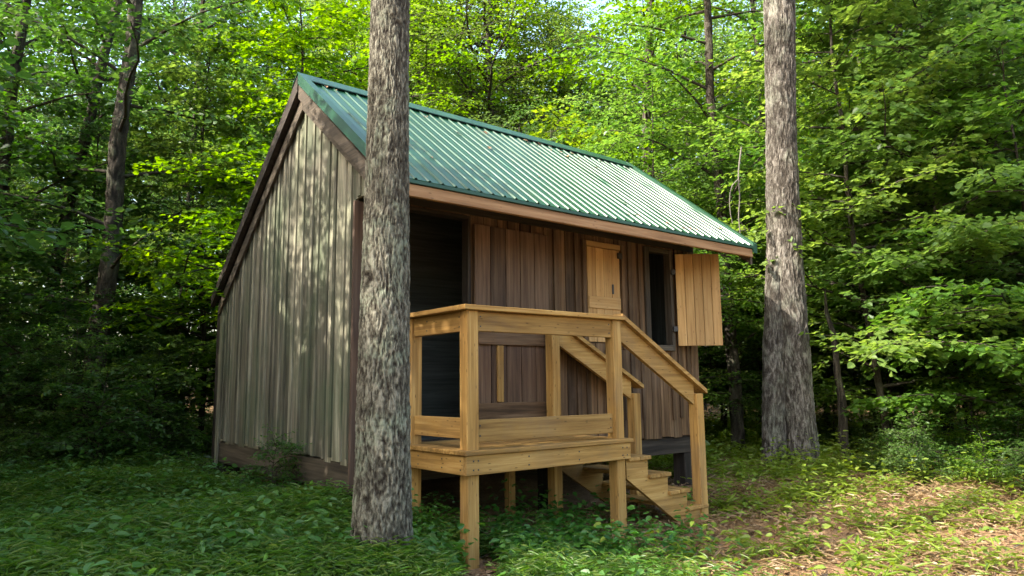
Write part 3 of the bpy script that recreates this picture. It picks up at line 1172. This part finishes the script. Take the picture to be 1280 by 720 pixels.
# prototypes
SAP = [gen_tree(100 + i, H, r0, hl, nb, bl, size=sz, tw_len=0.40, tw_gap=0.07, lf_gap=0.042, sub_min=0.7, shape=sh)[:2] for i, (H, r0, hl, nb, bl, sz, sh) in enumerate([
    (5.0, 0.030, 0.6, 34, 1.8, 0.066, LEAF_OVATE), (6.5, 0.04, 0.7, 40, 2.1, 0.072, LEAF_OVATE), (4.0, 0.024, 0.4, 30, 1.6, 0.062, LEAF_OVATE),
    (7.5, 0.05, 1.0, 44, 2.2, 0.08, LEAF_MAPLE), (5.5, 0.035, 0.6, 36, 2.0, 0.082, LEAF_MAPLE)])]
TALL = [gen_tree(200 + i, H, r0, hl, nb, bl, tw_len=0.5, tw_gap=0.12, lf_gap=0.07, size=sz, sub_min=0.8, crown_round=True, elev=(0.1, 0.8), flat=0.5, shape=sh)[:2]
        for i, (H, r0, hl, nb, bl, sz, sh) in enumerate([
            (15, 0.13, 2.5, 62, 3.3, 0.098, LEAF_OVATE), (13, 0.11, 1.6, 62, 3.1, 0.098, LEAF_MAPLE), (17, 0.15, 4.0, 62, 3.7, 0.105, LEAF_OVATE)])]
SHR = [gen_tree(300 + i, H, 0.012, 0.08, nb, bl, tw_len=0.24, tw_gap=0.06, lf_gap=0.035, size=sz, sub_min=0.4, elev=(0.2, 1.0))[:2]
       for i, (H, nb, bl, sz) in enumerate([(1.1, 20, 0.7, 0.06), (0.8, 18, 0.65, 0.055), (1.5, 22, 0.85, 0.065)])]
TOP = {id(p): h for p, h in zip(SAP + TALL, (5, 6.5, 4, 7.5, 5.5, 15, 13, 17))}


def to_dir(px):
    """horizontal heading of an image column (1280 wide)"""
    v = F + R2 * ((px - 640) / 889.9)
    h = Vector((v.x, v.y, 0))
    return h.normalized(), h.length


def at(px, dist):
    d, _ = to_dir(px)
    return CAM[0] + d.x * dist, CAM[1] + d.y * dist


# ---- trees with a trunk of their own
def big_trunk(name, parts_, mat, loc, label, cat="tree", crown=None):
    """crown: (seed, h0, h1, radius, limbs, material, axis(h), leaf size)"""
    t = empty(name, loc)
    tag(t, label, cat)
    tb = Tubes()
    for V, f, h in parts_:
        tb.add(V, f, h)
    if crown:
        seed, h0, h1, rad, nb, cmat, axis, sz = crown
        r = np.random.default_rng(seed)
        acc = []
        for i in range(nb):
            q = (i + r.random()) / nb
            hh = h0 + (h1 - h0) * q
            c = np.array((*axis(hh), hh))
            a = i * 2.4 + r.uniform(-.5, .5)
            L = rad * r.uniform(0.6, 1.1) * math.sin(math.pi * (0.25 + 0.7 * q))
            bp = curve_path(r, c, a, r.uniform(0.2, 0.7), L, -0.4)
            tb.limb(bp, min(0.028, 0.1 * parts_[0][0][:, 2].max() * 0.03), 0.005, 5, 0.3)
            for sp in [bp] + [curve_path(r, bp[k], a + r.uniform(-1, 1), r.uniform(0, .5), L * 0.55, -0.3, 5) for k in (1, 2, 3, 4, 5)]:
                o = spray(r, sp, 0.42, 0.11, 0.06, sz, 0.5)
                if o:
                    acc.append(o[:4])
        A = [np.concatenate([a[k] for a in acc]) for k in range(4)]
        link_mesh("crown", leaves_mesh("crown", *A, r.random(len(A[0]))), cmat, t)
    link_mesh("trunk", tb.mesh(name + "_trunk"), mat, t)
    return t


def along(P):
    zs_ = [p[2] for p in P]
    return lambda h: (np.interp(h, zs_, [p[0] for p in P]), np.interp(h, zs_, [p[1] for p in P]))


def upright(bx, by, rows):
    """axis and radii (in metres, relative to the base) of an upright trunk standing at bx, by whose silhouette is measured in rows (y, left, right)"""
    n = np.array((bx - CAM[0], by - CAM[1]))
    n /= np.linalg.norm(n)
    P, rad = [], []
    for yy, xl, xr in rows:
        e = []
        for xx in (xl, xr):
            v = np.array(F + R2 * ((xx - 640) / 889.897) - U2 * ((yy - 360) / 889.897))
            t = ((bx - CAM[0]) * n[0] + (by - CAM[1]) * n[1]) / (v[0] * n[0] + v[1] * n[1])
            e.append(CAM + v * t)
        c = (e[0] + e[1]) / 2
        P.append(c)
        rad.append(np.linalg.norm(e[1] - e[0]) / 2)
    return np.array(P), rad


LX, LY = -0.80, -0.33
LZ = gz(LX, LY)
P, rad = upright(LX, LY, [(645, 443, 513), (600, 445, 513), (500, 447, 512), (400, 449.5, 511.5), (300, 453, 511), (200, 457, 511), (100, 461, 511), (0, 464, 511)])
P = P - np.array((LX, LY, LZ))
pth = [(P[0][0], P[0][1], -0.25)] + [tuple(p) for p in P]
top = np.array(pth[-1])
pth += [tuple(top + (0.04, 0, 1.5)), tuple(top + (0.1, 0.1, 5)), tuple(top + (0.0, 0.2, 10))]
rad = [rad[0]] + rad + [rad[-1] * 0.93, rad[-1] * .7, 0.03]
trk = trunk_arrays(pth, rad, 440, 0.0065, amp=0.011, furrows=84, seed=5, flare=0.45, flare_h=0.13, zcell=0.032)
big_trunk("oak_tree", [trk], M_BARK_OAK, (LX, LY, LZ), "tall oak with furrowed grey bark standing before the cabin corner",
          crown=(71, 9.0, 13.2, 3.0, 24, M_LEAF, along(pth), 0.13))

RX, RY = 5.45, 0.92
RZ = gz(RX, RY)
P, rad = upright(RX, RY, [(575, 984, 1026), (540, 982, 1021), (500, 979, 1017), (450, 975, 1013), (400, 970, 1009), (300, 958, 1002), (200, 957, 997), (100, 956, 994), (0, 955, 994)])
P = P - np.array((RX, RY, RZ))
mp = [(P[0][0], P[0][1], -0.3)] + [tuple(p) for p in P]
top = np.array(mp[-1])
mp += [tuple(top + (0, 0, 2.5)), tuple(top + (0.1, 0.1, 6)), tuple(top + (0.1, 0.2, 11))]
rad = [rad[0] * 1.05] + rad + [rad[-1] * .9, rad[-1] * .65, 0.04]
right_main = trunk_arrays(mp, rad, 320, 0.012, amp=0.02, furrows=56, seed=15, flare=0.16, flare_h=0.25, zcell=0.075)
P, rad = upright(RX, RY, [(575, 950, 981), (540, 950, 979), (450, 951, 977), (400, 953, 977), (300, 956, 976), (230, 958, 972), (170, 960, 968)])
P = P - np.array((RX + 0.05, RY + 0.06, RZ))
sp_ = [(P[0][0], P[0][1], -0.3)] + [tuple(p) for p in P]
right_side = trunk_arrays(sp_, [rad[0] * 1.05] + rad, 190, 0.012, amp=0.018, furrows=34, seed=25, flare=0.2, flare_h=0.25, zcell=0.075)
big_trunk("twin_trunk_tree", [right_main, right_side], M_BARK_GREY, (RX, RY, RZ), "thick pale grey tree with two fused stems right of the cabin",
          crown=(72, 8.5, 14.0, 3.2, 24, M_LEAF, along(mp), 0.13))


# ---- forest trunks that read singly
def single_trunk(px0, px1, dist, w_px, hgt, label, seed, cmat):
    """trunk whose base sits at column px0 and whose top leans to column px1"""
    x0, y0 = at(px0, dist)
    x1, y1 = at(px1, dist)
    z0 = gz(x0, y0)
    r0 = w_px / 889.9 * dist * 0.5
    r = np.random.default_rng(seed)
    P = [(0, 0, -0.2)]
    for i in range(1, 9):
        q = i / 6
        P.append(((x1 - x0) * q + r.normal(0, 0.025), (y1 - y0) * q + r.normal(0, 0.025), hgt * q))
    tr = trunk_arrays(P, r0 * np.concatenate([np.linspace(1.08, 0.6, 7), [.4, .15]]), 60, 0.03, amp=r0 * 0.2, furrows=14, seed=seed, flare=0.35, flare_h=0.25)
    big_trunk("forest_tree", [tr], M_BARK_DARK, (x0, y0, z0), label,
              crown=None if cmat is None else (100 + seed, 1.6, hgt * 1.3, 2.3, 26, cmat, along(P), 0.10))


for i, (px0, px1, dist, w, hgt, lab, cmat) in enumerate([
    (120, 156, 10.3, 20, 8.5, "thick dark forest trunk leaning slightly right, left of the cabin", M_LEAF_DARK),
    (30, 122, 12.5, 14, 7.5, "slanting dark trunk near the left edge of the woods", M_LEAF_DARK),
    (232, 236, 14.5, 9, 8, "thin straight dark trunk between the leaning trunk and the gable", M_LEAF),
    (-25, 5, 12.5, 13, 8, "dark trunk at the far left edge of the woods", M_LEAF_DARK),
    (912, 903, 11.5, 15, 7, "dark slim trunk just beyond the open shutter", M_LEAF),
    (1046, 1036, 10.3, 10, 1.7, "short leaning dead stub right of the twin trunk tree", None),
    (1168, 1150, 12.5, 11, 7, "slim dark trunk deep in the right hand woods", M_LEAF),
    (1268, 1255, 13.0, 15, 8, "dark trunk at the right edge of the woods", M_LEAF),
    (800, 825, 13.0, 15, 8, "grey trunk rising behind the roof ridge", M_LEAF_BRIGHT),
    (985, 962, 13.0, 9, 8, "thin trunk partly hidden behind the twin trunk tree", M_LEAF_BRIGHT),
]):
    single_trunk(px0, px1, dist, w, hgt, lab, 400 + i, cmat)

# ---- woods: understory and canopy
def blocked(x, y, m):
    return (XG - m < x < XR + m and YE - m < y < YB + m) or (x - CAM[0]) ** 2 + (y - CAM[1]) ** 2 < 30


prng = random.Random(5)
placed = []


# openings in the canopy: the lines along which the sun reaches the roof, the clearing, the deck and the gable
SUNLIT = [np.array(p) for p in ((0.6, 1.2, 2.6), (1.7, 1.2, 2.6), (2.8, 1.2, 2.6), (3.6, 1.2, 2.6), (3.2, -1.0, -.8), (4.4, -.8, -.7), (5.6, -.6, -.7), (7, -.8, -.6),
                                (3.4, -2.2, -.8), (1.5, 0.2, 0.3), (2.6, 0.0, 0.2), (-.36, 2.2, 1.8), (-.36, 3.4, .6))]
SV = np.array(SUN)


def shades(x, y, H, rad):
    c = np.array((x, y, gz(x, y) + H * 0.6))
    k = np.array((1 / rad, 1 / rad, 1 / (0.36 * H)))
    for p in SUNLIT:
        a, d = (p - c) * k, SV * k
        t = max(0.0, -a.dot(d) / d.dot(d))
        if np.linalg.norm(a + t * d) < 0.85:
            return True
    return False


def scatter(n, px_rng, d_rng, gap, margin):
    out = []
    tries = 0
    while len(out) < n and tries < 4000:
        tries += 1
        px = prng.uniform(*px_rng)
        d = math.sqrt(prng.uniform(d_rng[0] ** 2, d_rng[1] ** 2))
        x, y = at(px, d)
        if blocked(x, y, margin) or (850 < px < 1075 and d < 12.3):
            continue
        if any((x - a) ** 2 + (y - b) ** 2 < gap * gap for a, b in placed):
            continue
        placed.append((x, y))
        out.append((x, y))
    return out


def woods(pts, protos, mats, name, label, cat, group, sc=(0.8, 1.2)):
    for i, (x, y) in enumerate(pts):
        p = protos[prng.randrange(len(protos))]
        s_ = prng.uniform(*sc)
        if protos is not SHR and shades(x, y, TOP[id(p)] * s_, (1.6 if protos is SAP else 2.7) * s_):
            continue
        plant_tree(name, p, (M_BARK_DARK, mats[prng.randrange(len(mats))]),
                   (x, y, gz(x, y)), prng.uniform(0, 6.28), s_, label, cat, group)


woods(scatter(14, (-100, 300), (9.8, 18), 1.2, 0.9), SAP, [M_LEAF_DARK, M_LEAF, M_LEAF], "understory_tree",
      "slim understory tree with drooping leaf sprays in the dark left woods", "tree", "understory trees left of the cabin", (0.75, 1.1))
woods(scatter(16, (330, 860), (10.5, 17), 1.2, 0.8), SAP, [M_LEAF_BRIGHT, M_LEAF_BRIGHT, M_LEAF], "understory_tree",
      "bright green understory tree in the woods behind the cabin roof", "tree", "understory trees behind the cabin", (0.85, 1.25))
woods(scatter(42, (890, 1400), (10.2, 18), 1.0, 0.6), SAP, [M_LEAF, M_LEAF_BRIGHT], "understory_tree",
      "slim understory tree with layered leaf sprays in the right hand woods", "tree", "understory trees right of the cabin", (0.65, 1.1))
woods(scatter(9, (-100, 330), (16, 32), 2.4, 1.5), TALL, [M_LEAF, M_LEAF], "canopy_tree",
      "tall leafy canopy tree deep in the left woods", "tree", "canopy trees in the left woods")
woods(scatter(16, (330, 900), (14, 32), 2.2, 1.5), TALL, [M_LEAF, M_LEAF_BRIGHT], "canopy_tree",
      "tall sunlit canopy tree behind the cabin roof", "tree", "canopy trees behind the cabin")
woods(scatter(15, (900, 1420), (15, 32), 2.2, 1.5), TALL, [M_LEAF, M_LEAF_BRIGHT], "canopy_tree",
      "tall leafy canopy tree deep in the right hand woods", "tree", "canopy trees in the right woods")
woods(scatter(16, (1060, 1400), (9.6, 13.5), 0.7, 0.6), [SAP[2]], [M_LEAF, M_LEAF_BRIGHT], "sapling",
      "small leafy sapling filling the edge of the right hand woods", "sapling", "saplings at the right wood edge", (0.35, 0.6))
woods(scatter(12, (-60, 250), (9.5, 13.5), 0.7, 0.9), [SAP[2]], [M_LEAF, M_LEAF_DARK], "sapling",
      "small leafy sapling in the dark edge of the left woods", "sapling", "saplings at the left wood edge", (0.35, 0.6))
# far belt closing the woods
woods(scatter(26, (-80, 1360), (33, 48), 2.8, 1.5), TALL, [M_LEAF, M_LEAF_DARK], "canopy_tree",
      "distant tree closing the far end of the woods", "tree", "far trees closing the woods", (0.9, 1.3))
# unseen trees added left of the view to shade foreground, gable and deck
for k, (x, y, s_) in enumerate([(-4.9, -2.0, 0.8), (-5.2, -0.3, 0.75), (-5.8, 1.2, 1.2), (-5.6, 2.9, 0.95), (-6.2, 4.4, 0.95),
                                (-4.4, 6.2, 1.0), (-5.8, 8.6, 1.0), (-4.6, 11.0, 1.1)]):
    plant_tree("understory_tree", SAP[(k * 2) % 5], (M_BARK_DARK, M_LEAF), (x, y, gz(x, y)), k * 1.3, s_,
               "leafy understory tree added unseen left of the view for shade", "tree", "shade trees left of the view")
for x, y, s_, k in ((-4.5, 3.3, 0.95, 1), (-4.75, 1.35, 0.95, 3), (-5.2, 4.2, 1.15, 3)):  # added out of view to dapple the gable and shade the deck
    plant_tree("understory_tree", SAP[k], (M_BARK_DARK, M_LEAF), (x, y, gz(x, y)), 0.9 + k, s_,
               "leafy understory tree added unseen left of the view for shade", "tree", "shade trees left of the view")
for k, (x, y, s_) in enumerate([(-9, 9.5, .9), (-10, 14, 1.0), (-10.5, 6.0, 0.6)]):  # tall sun blockers added out of view
    plant_tree("canopy_tree", TALL[k % 3], (M_BARK_DARK, M_LEAF), (x, y, gz(x, y)), k * 1.3, s_,
               "tall tree added unseen well left of the view for shade", "tree", "tall shade trees left of the view")

for k, (px_, d_) in enumerate(((500, 21), (552, 26), (600, 20), (655, 24), (720, 22))):
    _p = at(px_, d_)
    plant_tree("canopy_tree", TALL[k % 3], (M_BARK_DARK, M_LEAF_BRIGHT), (*_p, gz(*_p)), k * 2.1, 1.05,
               "tall sunlit canopy tree behind the cabin roof", "tree", "canopy trees behind the cabin")
plant_tree("maple_tree", SAP[3], (M_BARK_DARK, M_LEAF_BRIGHT), (0.9, 5.9, gz(0.9, 5.9)), 2.1, 0.95, "bright young maple showing just behind the roof peak", "tree")
plant_tree("maple_tree", SAP[4], (M_BARK_DARK, M_LEAF_BRIGHT), (3.1, 6.4, gz(3.1, 6.4)), 0.4, 1.05, "bushy bright maple just behind the middle of the roof ridge", "tree")

# ---- shrubs
def shrubs(pts, mats, label, group, sc):
    for x, y in pts:
        plant_tree("shrub", SHR[prng.randrange(3)], (M_BARK_DARK, mats[prng.randrange(len(mats))]), (x, y, gz(x, y)),
                   prng.uniform(0, 6.28), prng.uniform(*sc), label, "shrub", group)


shrubs(scatter(20, (-60, 215), (8.6, 13), 0.45, 0.25), [M_LEAF_DARK, M_LEAF, M_LEAF], "low leafy shrub at the foot of the left woods", "shrubs at the left wood edge", (0.4, 0.85))
shrubs(scatter(28, (900, 1340), (8.8, 12.5), 0.4, 0.3), [M_LEAF, M_LEAF, M_LEAF_BRIGHT], "low leafy shrub along the foot of the right hand woods", "shrubs at the right wood edge", (0.35, 0.75))
shrubs([(-0.62, 3.9), (-0.72, 3.3), (-0.58, 2.0)], [M_LEAF_DARK], "small dark bush against the rear end of the gable wall", "bushes by the gable wall", (0.28, 0.45))

# ---- dead hanging twig beside the twin trunk tree
tw = empty("dead_branch", (*at(934, 9.3), 0.9))
tag(tw, "thin dead branch hanging in the leaves left of the twin trunk tree", "branch")
tb = Tubes()
tb.limb([(0.05, 0, 2.55), (0.0, 0.02, 2.3), (-0.07, 0, 2.1), (-0.03, 0, 1.85), (-0.10, 0.02, 1.6), (-0.06, 0, 1.4), (-0.13, 0, 1.15)], 0.011, 0.005, 6, 0.1)
tb.limb([(-0.07, 0, 2.1), (-0.2, 0.03, 1.98), (-0.26, 0.02, 1.7), (-0.24, 0.0, 1.5)], 0.008, 0.004, 5, 0.1)
tb.limb([(-0.10, 0.02, 1.6), (0.02, 0.0, 1.5), (0.05, -0.03, 1.3)], 0.006, 0.003, 5, 0.1)
link_mesh("twigs", tb.mesh("dead_twigs"), M_TWIG_PALE, tw)


# ------------------------------------------------------------------ ground cover (stuff)
def inside_house(x, y, m=0.0):
    return (x > XG - m) & (x < XR + m) & (y > YW - m) & (y < YR + m)


def field(n, xr, yr, dens, seed):
    r = np.random.default_rng(seed)
    x = r.uniform(*xr, n)
    y = r.uniform(*yr, n)
    k = r.random(n) < dens(x, y)
    return x[k], y[k], r


def blob(x, y, f, s=0.0):
    return 0.5 + 0.25 * np.sin(f * x + s) * np.cos(f * 1.3 * y + 2 * s) + 0.25 * np.sin(f * 2.1 * y - s + 0.7 * f * x)


def near_fade(x, y, d0=2.0):
    return ((x - CAM[0]) ** 2 + (y - CAM[1]) ** 2) > d0 ** 2


def shade_side(x, y):
    """1 on the grassy left, 0 on the bare right"""
    return 1 / (1 + np.exp((x + 0.18 * y - 0.15) * 5))


def bare(x, y):
    """trodden strip in front of the near deck post, and under the deck"""
    ax, ay, bx, by = -0.75, -1.25, 0.13, 0.02
    t = np.clip(((x - ax) * (bx - ax) + (y - ay) * (by - ay)) / ((bx - ax) ** 2 + (by - ay) ** 2), 0, 1)
    return np.hypot(x - ax - t * (bx - ax), y - ay - t * (by - ay)) < 0.17 + 0.04 * np.sin(9 * x)


def cropped(x, y):
    """plants stay short around the foot of the oak and on the side it is seen from"""
    ax, ay, bx, by = LX, LY, LX - 0.42, LY - 0.75
    t = np.clip(((x - ax) * (bx - ax) + (y - ay) * (by - ay)) / ((bx - ax) ** 2 + (by - ay) ** 2), 0, 1)
    return np.clip((np.hypot(x - ax - t * (bx - ax), y - ay - t * (by - ay)) - 0.14) / 0.3, 0.42, 1)


# fine stilt grass on the left
def stilt_grass(name, x, y, r, hrange, nl, ls, mat, label, cat="grass"):
    z = ground_z(x, y)
    n = len(x)
    h = r.uniform(*hrange, n) * cropped(x, y) * (0.45 + 0.75 * blob(x, y, 1.7, 0.6))
    az = r.uniform(0, 6.28, n)
    ln = r.uniform(0.1, 0.6, n)
    lean = np.stack([np.cos(az) * ln, np.sin(az) * ln, np.ones(n)], 1)
    Ps, Ds, Ns, Ss, vs = [], [], [], [], []
    pv = r.random(n)
    for k in range(nl):
        q = 0.2 + 0.8 * (k + r.uniform(0, 0.6, n)) / nl
        P = np.stack([x, y, z], 1) + lean * (h * q)[:, None] * np.stack([q, q, 1 - 0.2 * ln], 1)
        a2 = az + k * 2.6 + r.uniform(-.5, .5, n)
        Ps.append(P)
        Ds.append(np.stack([np.cos(a2), np.sin(a2), r.uniform(-.15, .75, n)], 1))
        Ns.append(np.stack([np.zeros(n), np.zeros(n), np.ones(n)], 1) + r.normal(0, .3, (n, 3)))
        Ss.append(ls * r.uniform(0.6, 1.3, n))
        vs.append(np.clip(0.6 * pv + 0.4 * r.random(n), 0, 1))
    me = leaves_mesh(name, *[np.concatenate(a) for a in (Ps, Ds, Ns, Ss, vs)], LEAF_LANCE if ls > 0 else LEAF_OVATE, 0.06, 0.3)
    o = link_mesh(name, me, mat)
    tag(o, label, cat, kind="stuff")
    return o


def d_grass(x, y):
    d = shade_side(x, y) * (0.15 + 0.85 * np.clip((blob(x, y, 2.3) - 0.3) * 4, 0, 1)) * near_fade(x, y, 1.6)
    return d * ~bare(x, y) * ~inside_house(x, y, 0.03) * np.clip((6.2 - y) / 2.0, 0.12, 1)


x, y, r = field(150000, (-4.2, 1.2), (-2.2, 8), d_grass, 61)
stilt_grass("grass", x, y, r, (0.06, 0.34), 9, 0.07, M_GRASS, "fine dark green grass covering the shaded ground left of the cabin")

# broad-leaved weeds under and around the deck, and a scatter on the left
def weeds(name, x, y, r, hr, nl, ls, mat, label, shape=LEAF_OVATE):
    z = ground_z(x, y)
    n = len(x)
    h = r.uniform(*hr, n) * cropped(x, y) * (0.5 + 0.8 * blob(x, y, 2.1, 2.6))
    az = r.uniform(0, 6.28, n)
    Ps, Ds, Ns, Ss, vs = [], [], [], [], []
    pv = r.random(n)
    for k in range(nl):
        q = 0.25 + 0.75 * (k + 0.5) / nl
        a2 = az + k * 2.4 + r.uniform(-.4, .4, n)
        off = 0.10 * h * r.uniform(0.3, 1.5, n)
        Ps.append(np.stack([x + np.cos(az) * h * q * .25 + np.cos(a2) * off, y + np.sin(az) * h * q * .25 + np.sin(a2) * off, z + h * q], 1))
        Ds.append(np.stack([np.cos(a2), np.sin(a2), r.uniform(-.3, .4, n)], 1))
        Ns.append(np.stack([np.zeros(n), np.zeros(n), np.ones(n)], 1) + r.normal(0, .35, (n, 3)))
        Ss.append(ls * r.uniform(0.5, 1.3, n))
        vs.append(np.clip(0.6 * pv + 0.4 * r.random(n), 0, 1))
    me = leaves_mesh(name, *[np.concatenate(a) for a in (Ps, Ds, Ns, Ss, vs)], shape, 0.1, 0.25)
    o = link_mesh(name, me, mat)
    tag(o, label, "weeds", kind="stuff")
    return o


def d_deck(x, y):
    a = np.exp(-(((x - 0.75) / 0.75) ** 2 + ((y - 0.0) / 0.55) ** 2)) * 1.2
    b = np.exp(-(((x + 0.2) / 0.35) ** 2 + ((y - 0.35) / 0.5) ** 2)) * 1.1
    return np.clip((a + b) * (blob(x, y, 4.0, 1.0) > 0.3), 0, 1) * ~inside_house(x, y) * ~bare(x, y)


x, y, r = field(2600, (-0.7, 2.4), (-1.3, 1.0), d_deck, 62)
weeds("undergrowth", x, y, r, (0.08, 0.36), 9, 0.062, M_WEED, "broad leaved green weeds growing under and before the deck")


def d_left(x, y):
    return shade_side(x, y) * 0.6 * (blob(x, y, 3.0, 2.0) > 0.5) * near_fade(x, y, 1.7) * ~inside_house(x, y, 0.05) * ~bare(x, y)


x, y, r = field(13000, (-4.2, 0.6), (-2.2, 8), d_left, 63)
weeds("forest_herbs", x, y, r, (0.08, 0.42), 10, 0.055, M_WEED, "small leafy herbs scattered through the shaded grass")


x, y, r = field(9000, (-3.2, 3.5), (4.6, 15), lambda x, y: 0.75 * (blob(x, y, 2.0, 1.1) > 0.3) * ~inside_house(x, y, 0.2), 68)
weeds("woodland_herbs", x, y, r, (0.1, 0.5), 9, 0.07, M_LEAF_DARK, "low leafy herbs under the trees of the left woods")


def d_right(x, y):
    edge = np.clip((y + 1.2 + 0.12 * (x - 5)) * 0.7, 0.28, 1)
    return (1 - shade_side(x, y)) * edge * (blob(x, y, 2.6, 4.0) > 0.35) * ~inside_house(x, y, 0.3) * (((x > 2.9) | (y < -0.5)) * 1.0)


x, y, r = field(14000, (0.5, 14), (-4, 7), d_right, 64)
weeds("sunny_weeds", x, y, r, (0.06, 0.42), 8, 0.06, M_WEED_YEL, "yellow green weeds in the sunlit clearing right of the steps")
x, y, r = field(22000, (0.5, 13), (-4, 6), lambda x, y: d_right(x, y) * 0.7, 65)
stilt_grass("clearing_grass", x, y, r, (0.08, 0.3), 6, 0.12, M_WEED_YEL, "sparse sunlit grass in the clearing right of the steps")
x, y, r = field(13000, (0.3, 12), (-4, 3.5), lambda x, y: (1 - shade_side(x, y)) * (blob(x, y, 3.1, 2.2) > 0.3) * ~inside_house(x, y, 0.2), 67)
stilt_grass("dry_grass", x, y, r, (0.03, 0.16), 5, 0.10, M_STRAW, "thin straw coloured dry grass over the sunlit clearing")

# dead leaves and twigs
x, y, r = field(90000, (-4, 13), (-4.5, 9), lambda x, y: (0.3 + 0.15 * (1 - shade_side(x, y))) * ~inside_house(x, y, -0.3), 66)
n = len(x)
P = np.stack([x, y, ground_z(x, y) + r.uniform(0.004, 0.03, n)], 1)
a = r.uniform(0, 6.28, n)
me = leaves_mesh("leaf_litter", P, np.stack([np.cos(a), np.sin(a), r.normal(0, .25, n)], 1),
                 np.stack([np.zeros(n), np.zeros(n), np.ones(n)], 1) + r.normal(0, .35, (n, 3)), r.uniform(0.02, 0.065, n), r.random(n), LEAF_OVATE, 0.2, 0.1)
tag(link_mesh("leaf_litter", me, M_LITTER), "dead brown leaves scattered over the forest floor", "dead leaves", kind="stuff")
tb = Tubes()
for i in range(260):
    px_, d = r.uniform(0, 1300), r.uniform(3, 9)
    x0, y0 = at(px_, d)
    if inside_house(np.array(x0), np.array(y0), 0.05):
        continue
    L = r.uniform(0.15, 0.6)
    a = r.uniform(0, 6.28)
    pts = []
    for q in np.linspace(0, 1, 5):
        xx, yy = x0 + math.cos(a) * L * q + r.normal(0, .01), y0 + math.sin(a) * L * q + r.normal(0, .01)
        pts.append((xx, yy, gz(xx, yy) + 0.015 + 0.04 * q * r.random()))
    tb.limb(pts, 0.005, 0.002, 4, 0.06)
tag(link_mesh("twig_litter", tb.mesh("twig_litter"), M_BARK_GREY), "thin fallen twigs lying on the forest floor", "twigs", kind="stuff")

# fallen leaves caught on the metal
_n = 50
_t = np.concatenate([rng.beta(1.2, 1.2, 10), 1 - rng.exponential(0.05, 30).clip(0, .4), rng.exponential(0.05, 10).clip(0, .4)])
_y = YE + 0.02 + (YP - YE - 0.12) * _t
_x = np.concatenate([rng.uniform(XL + .1, XRR - .1, 20), rng.normal(2.6, .6, 30).clip(XL + .1, XRR - .1)])
_a = rng.uniform(0, 6.28, _n)
_nr = np.array((0, -sf, 1.0)) / math.hypot(1, sf)
_up = np.array((0, 1.0, sf)) / math.hypot(1, sf)
_D = np.cos(_a)[:, None] * np.array((1.0, 0, 0)) + np.sin(_a)[:, None] * _up
rl = link_mesh("roof_litter", leaves_mesh("roof_litter", np.stack([_x, _y, ZE - 0.004 + (_y - YE) * sf + rng.uniform(0.012, 0.02, _n)], 1), _D, _nr + rng.normal(0, .15, (_n, 3)),
                                          rng.uniform(0.03, 0.075, _n), rng.random(_n), LEAF_OVATE, 0.15, 0.1), M_LITTER)
tag(rl, "dead leaves caught on the green metal roof", "dead leaves", kind="stuff")
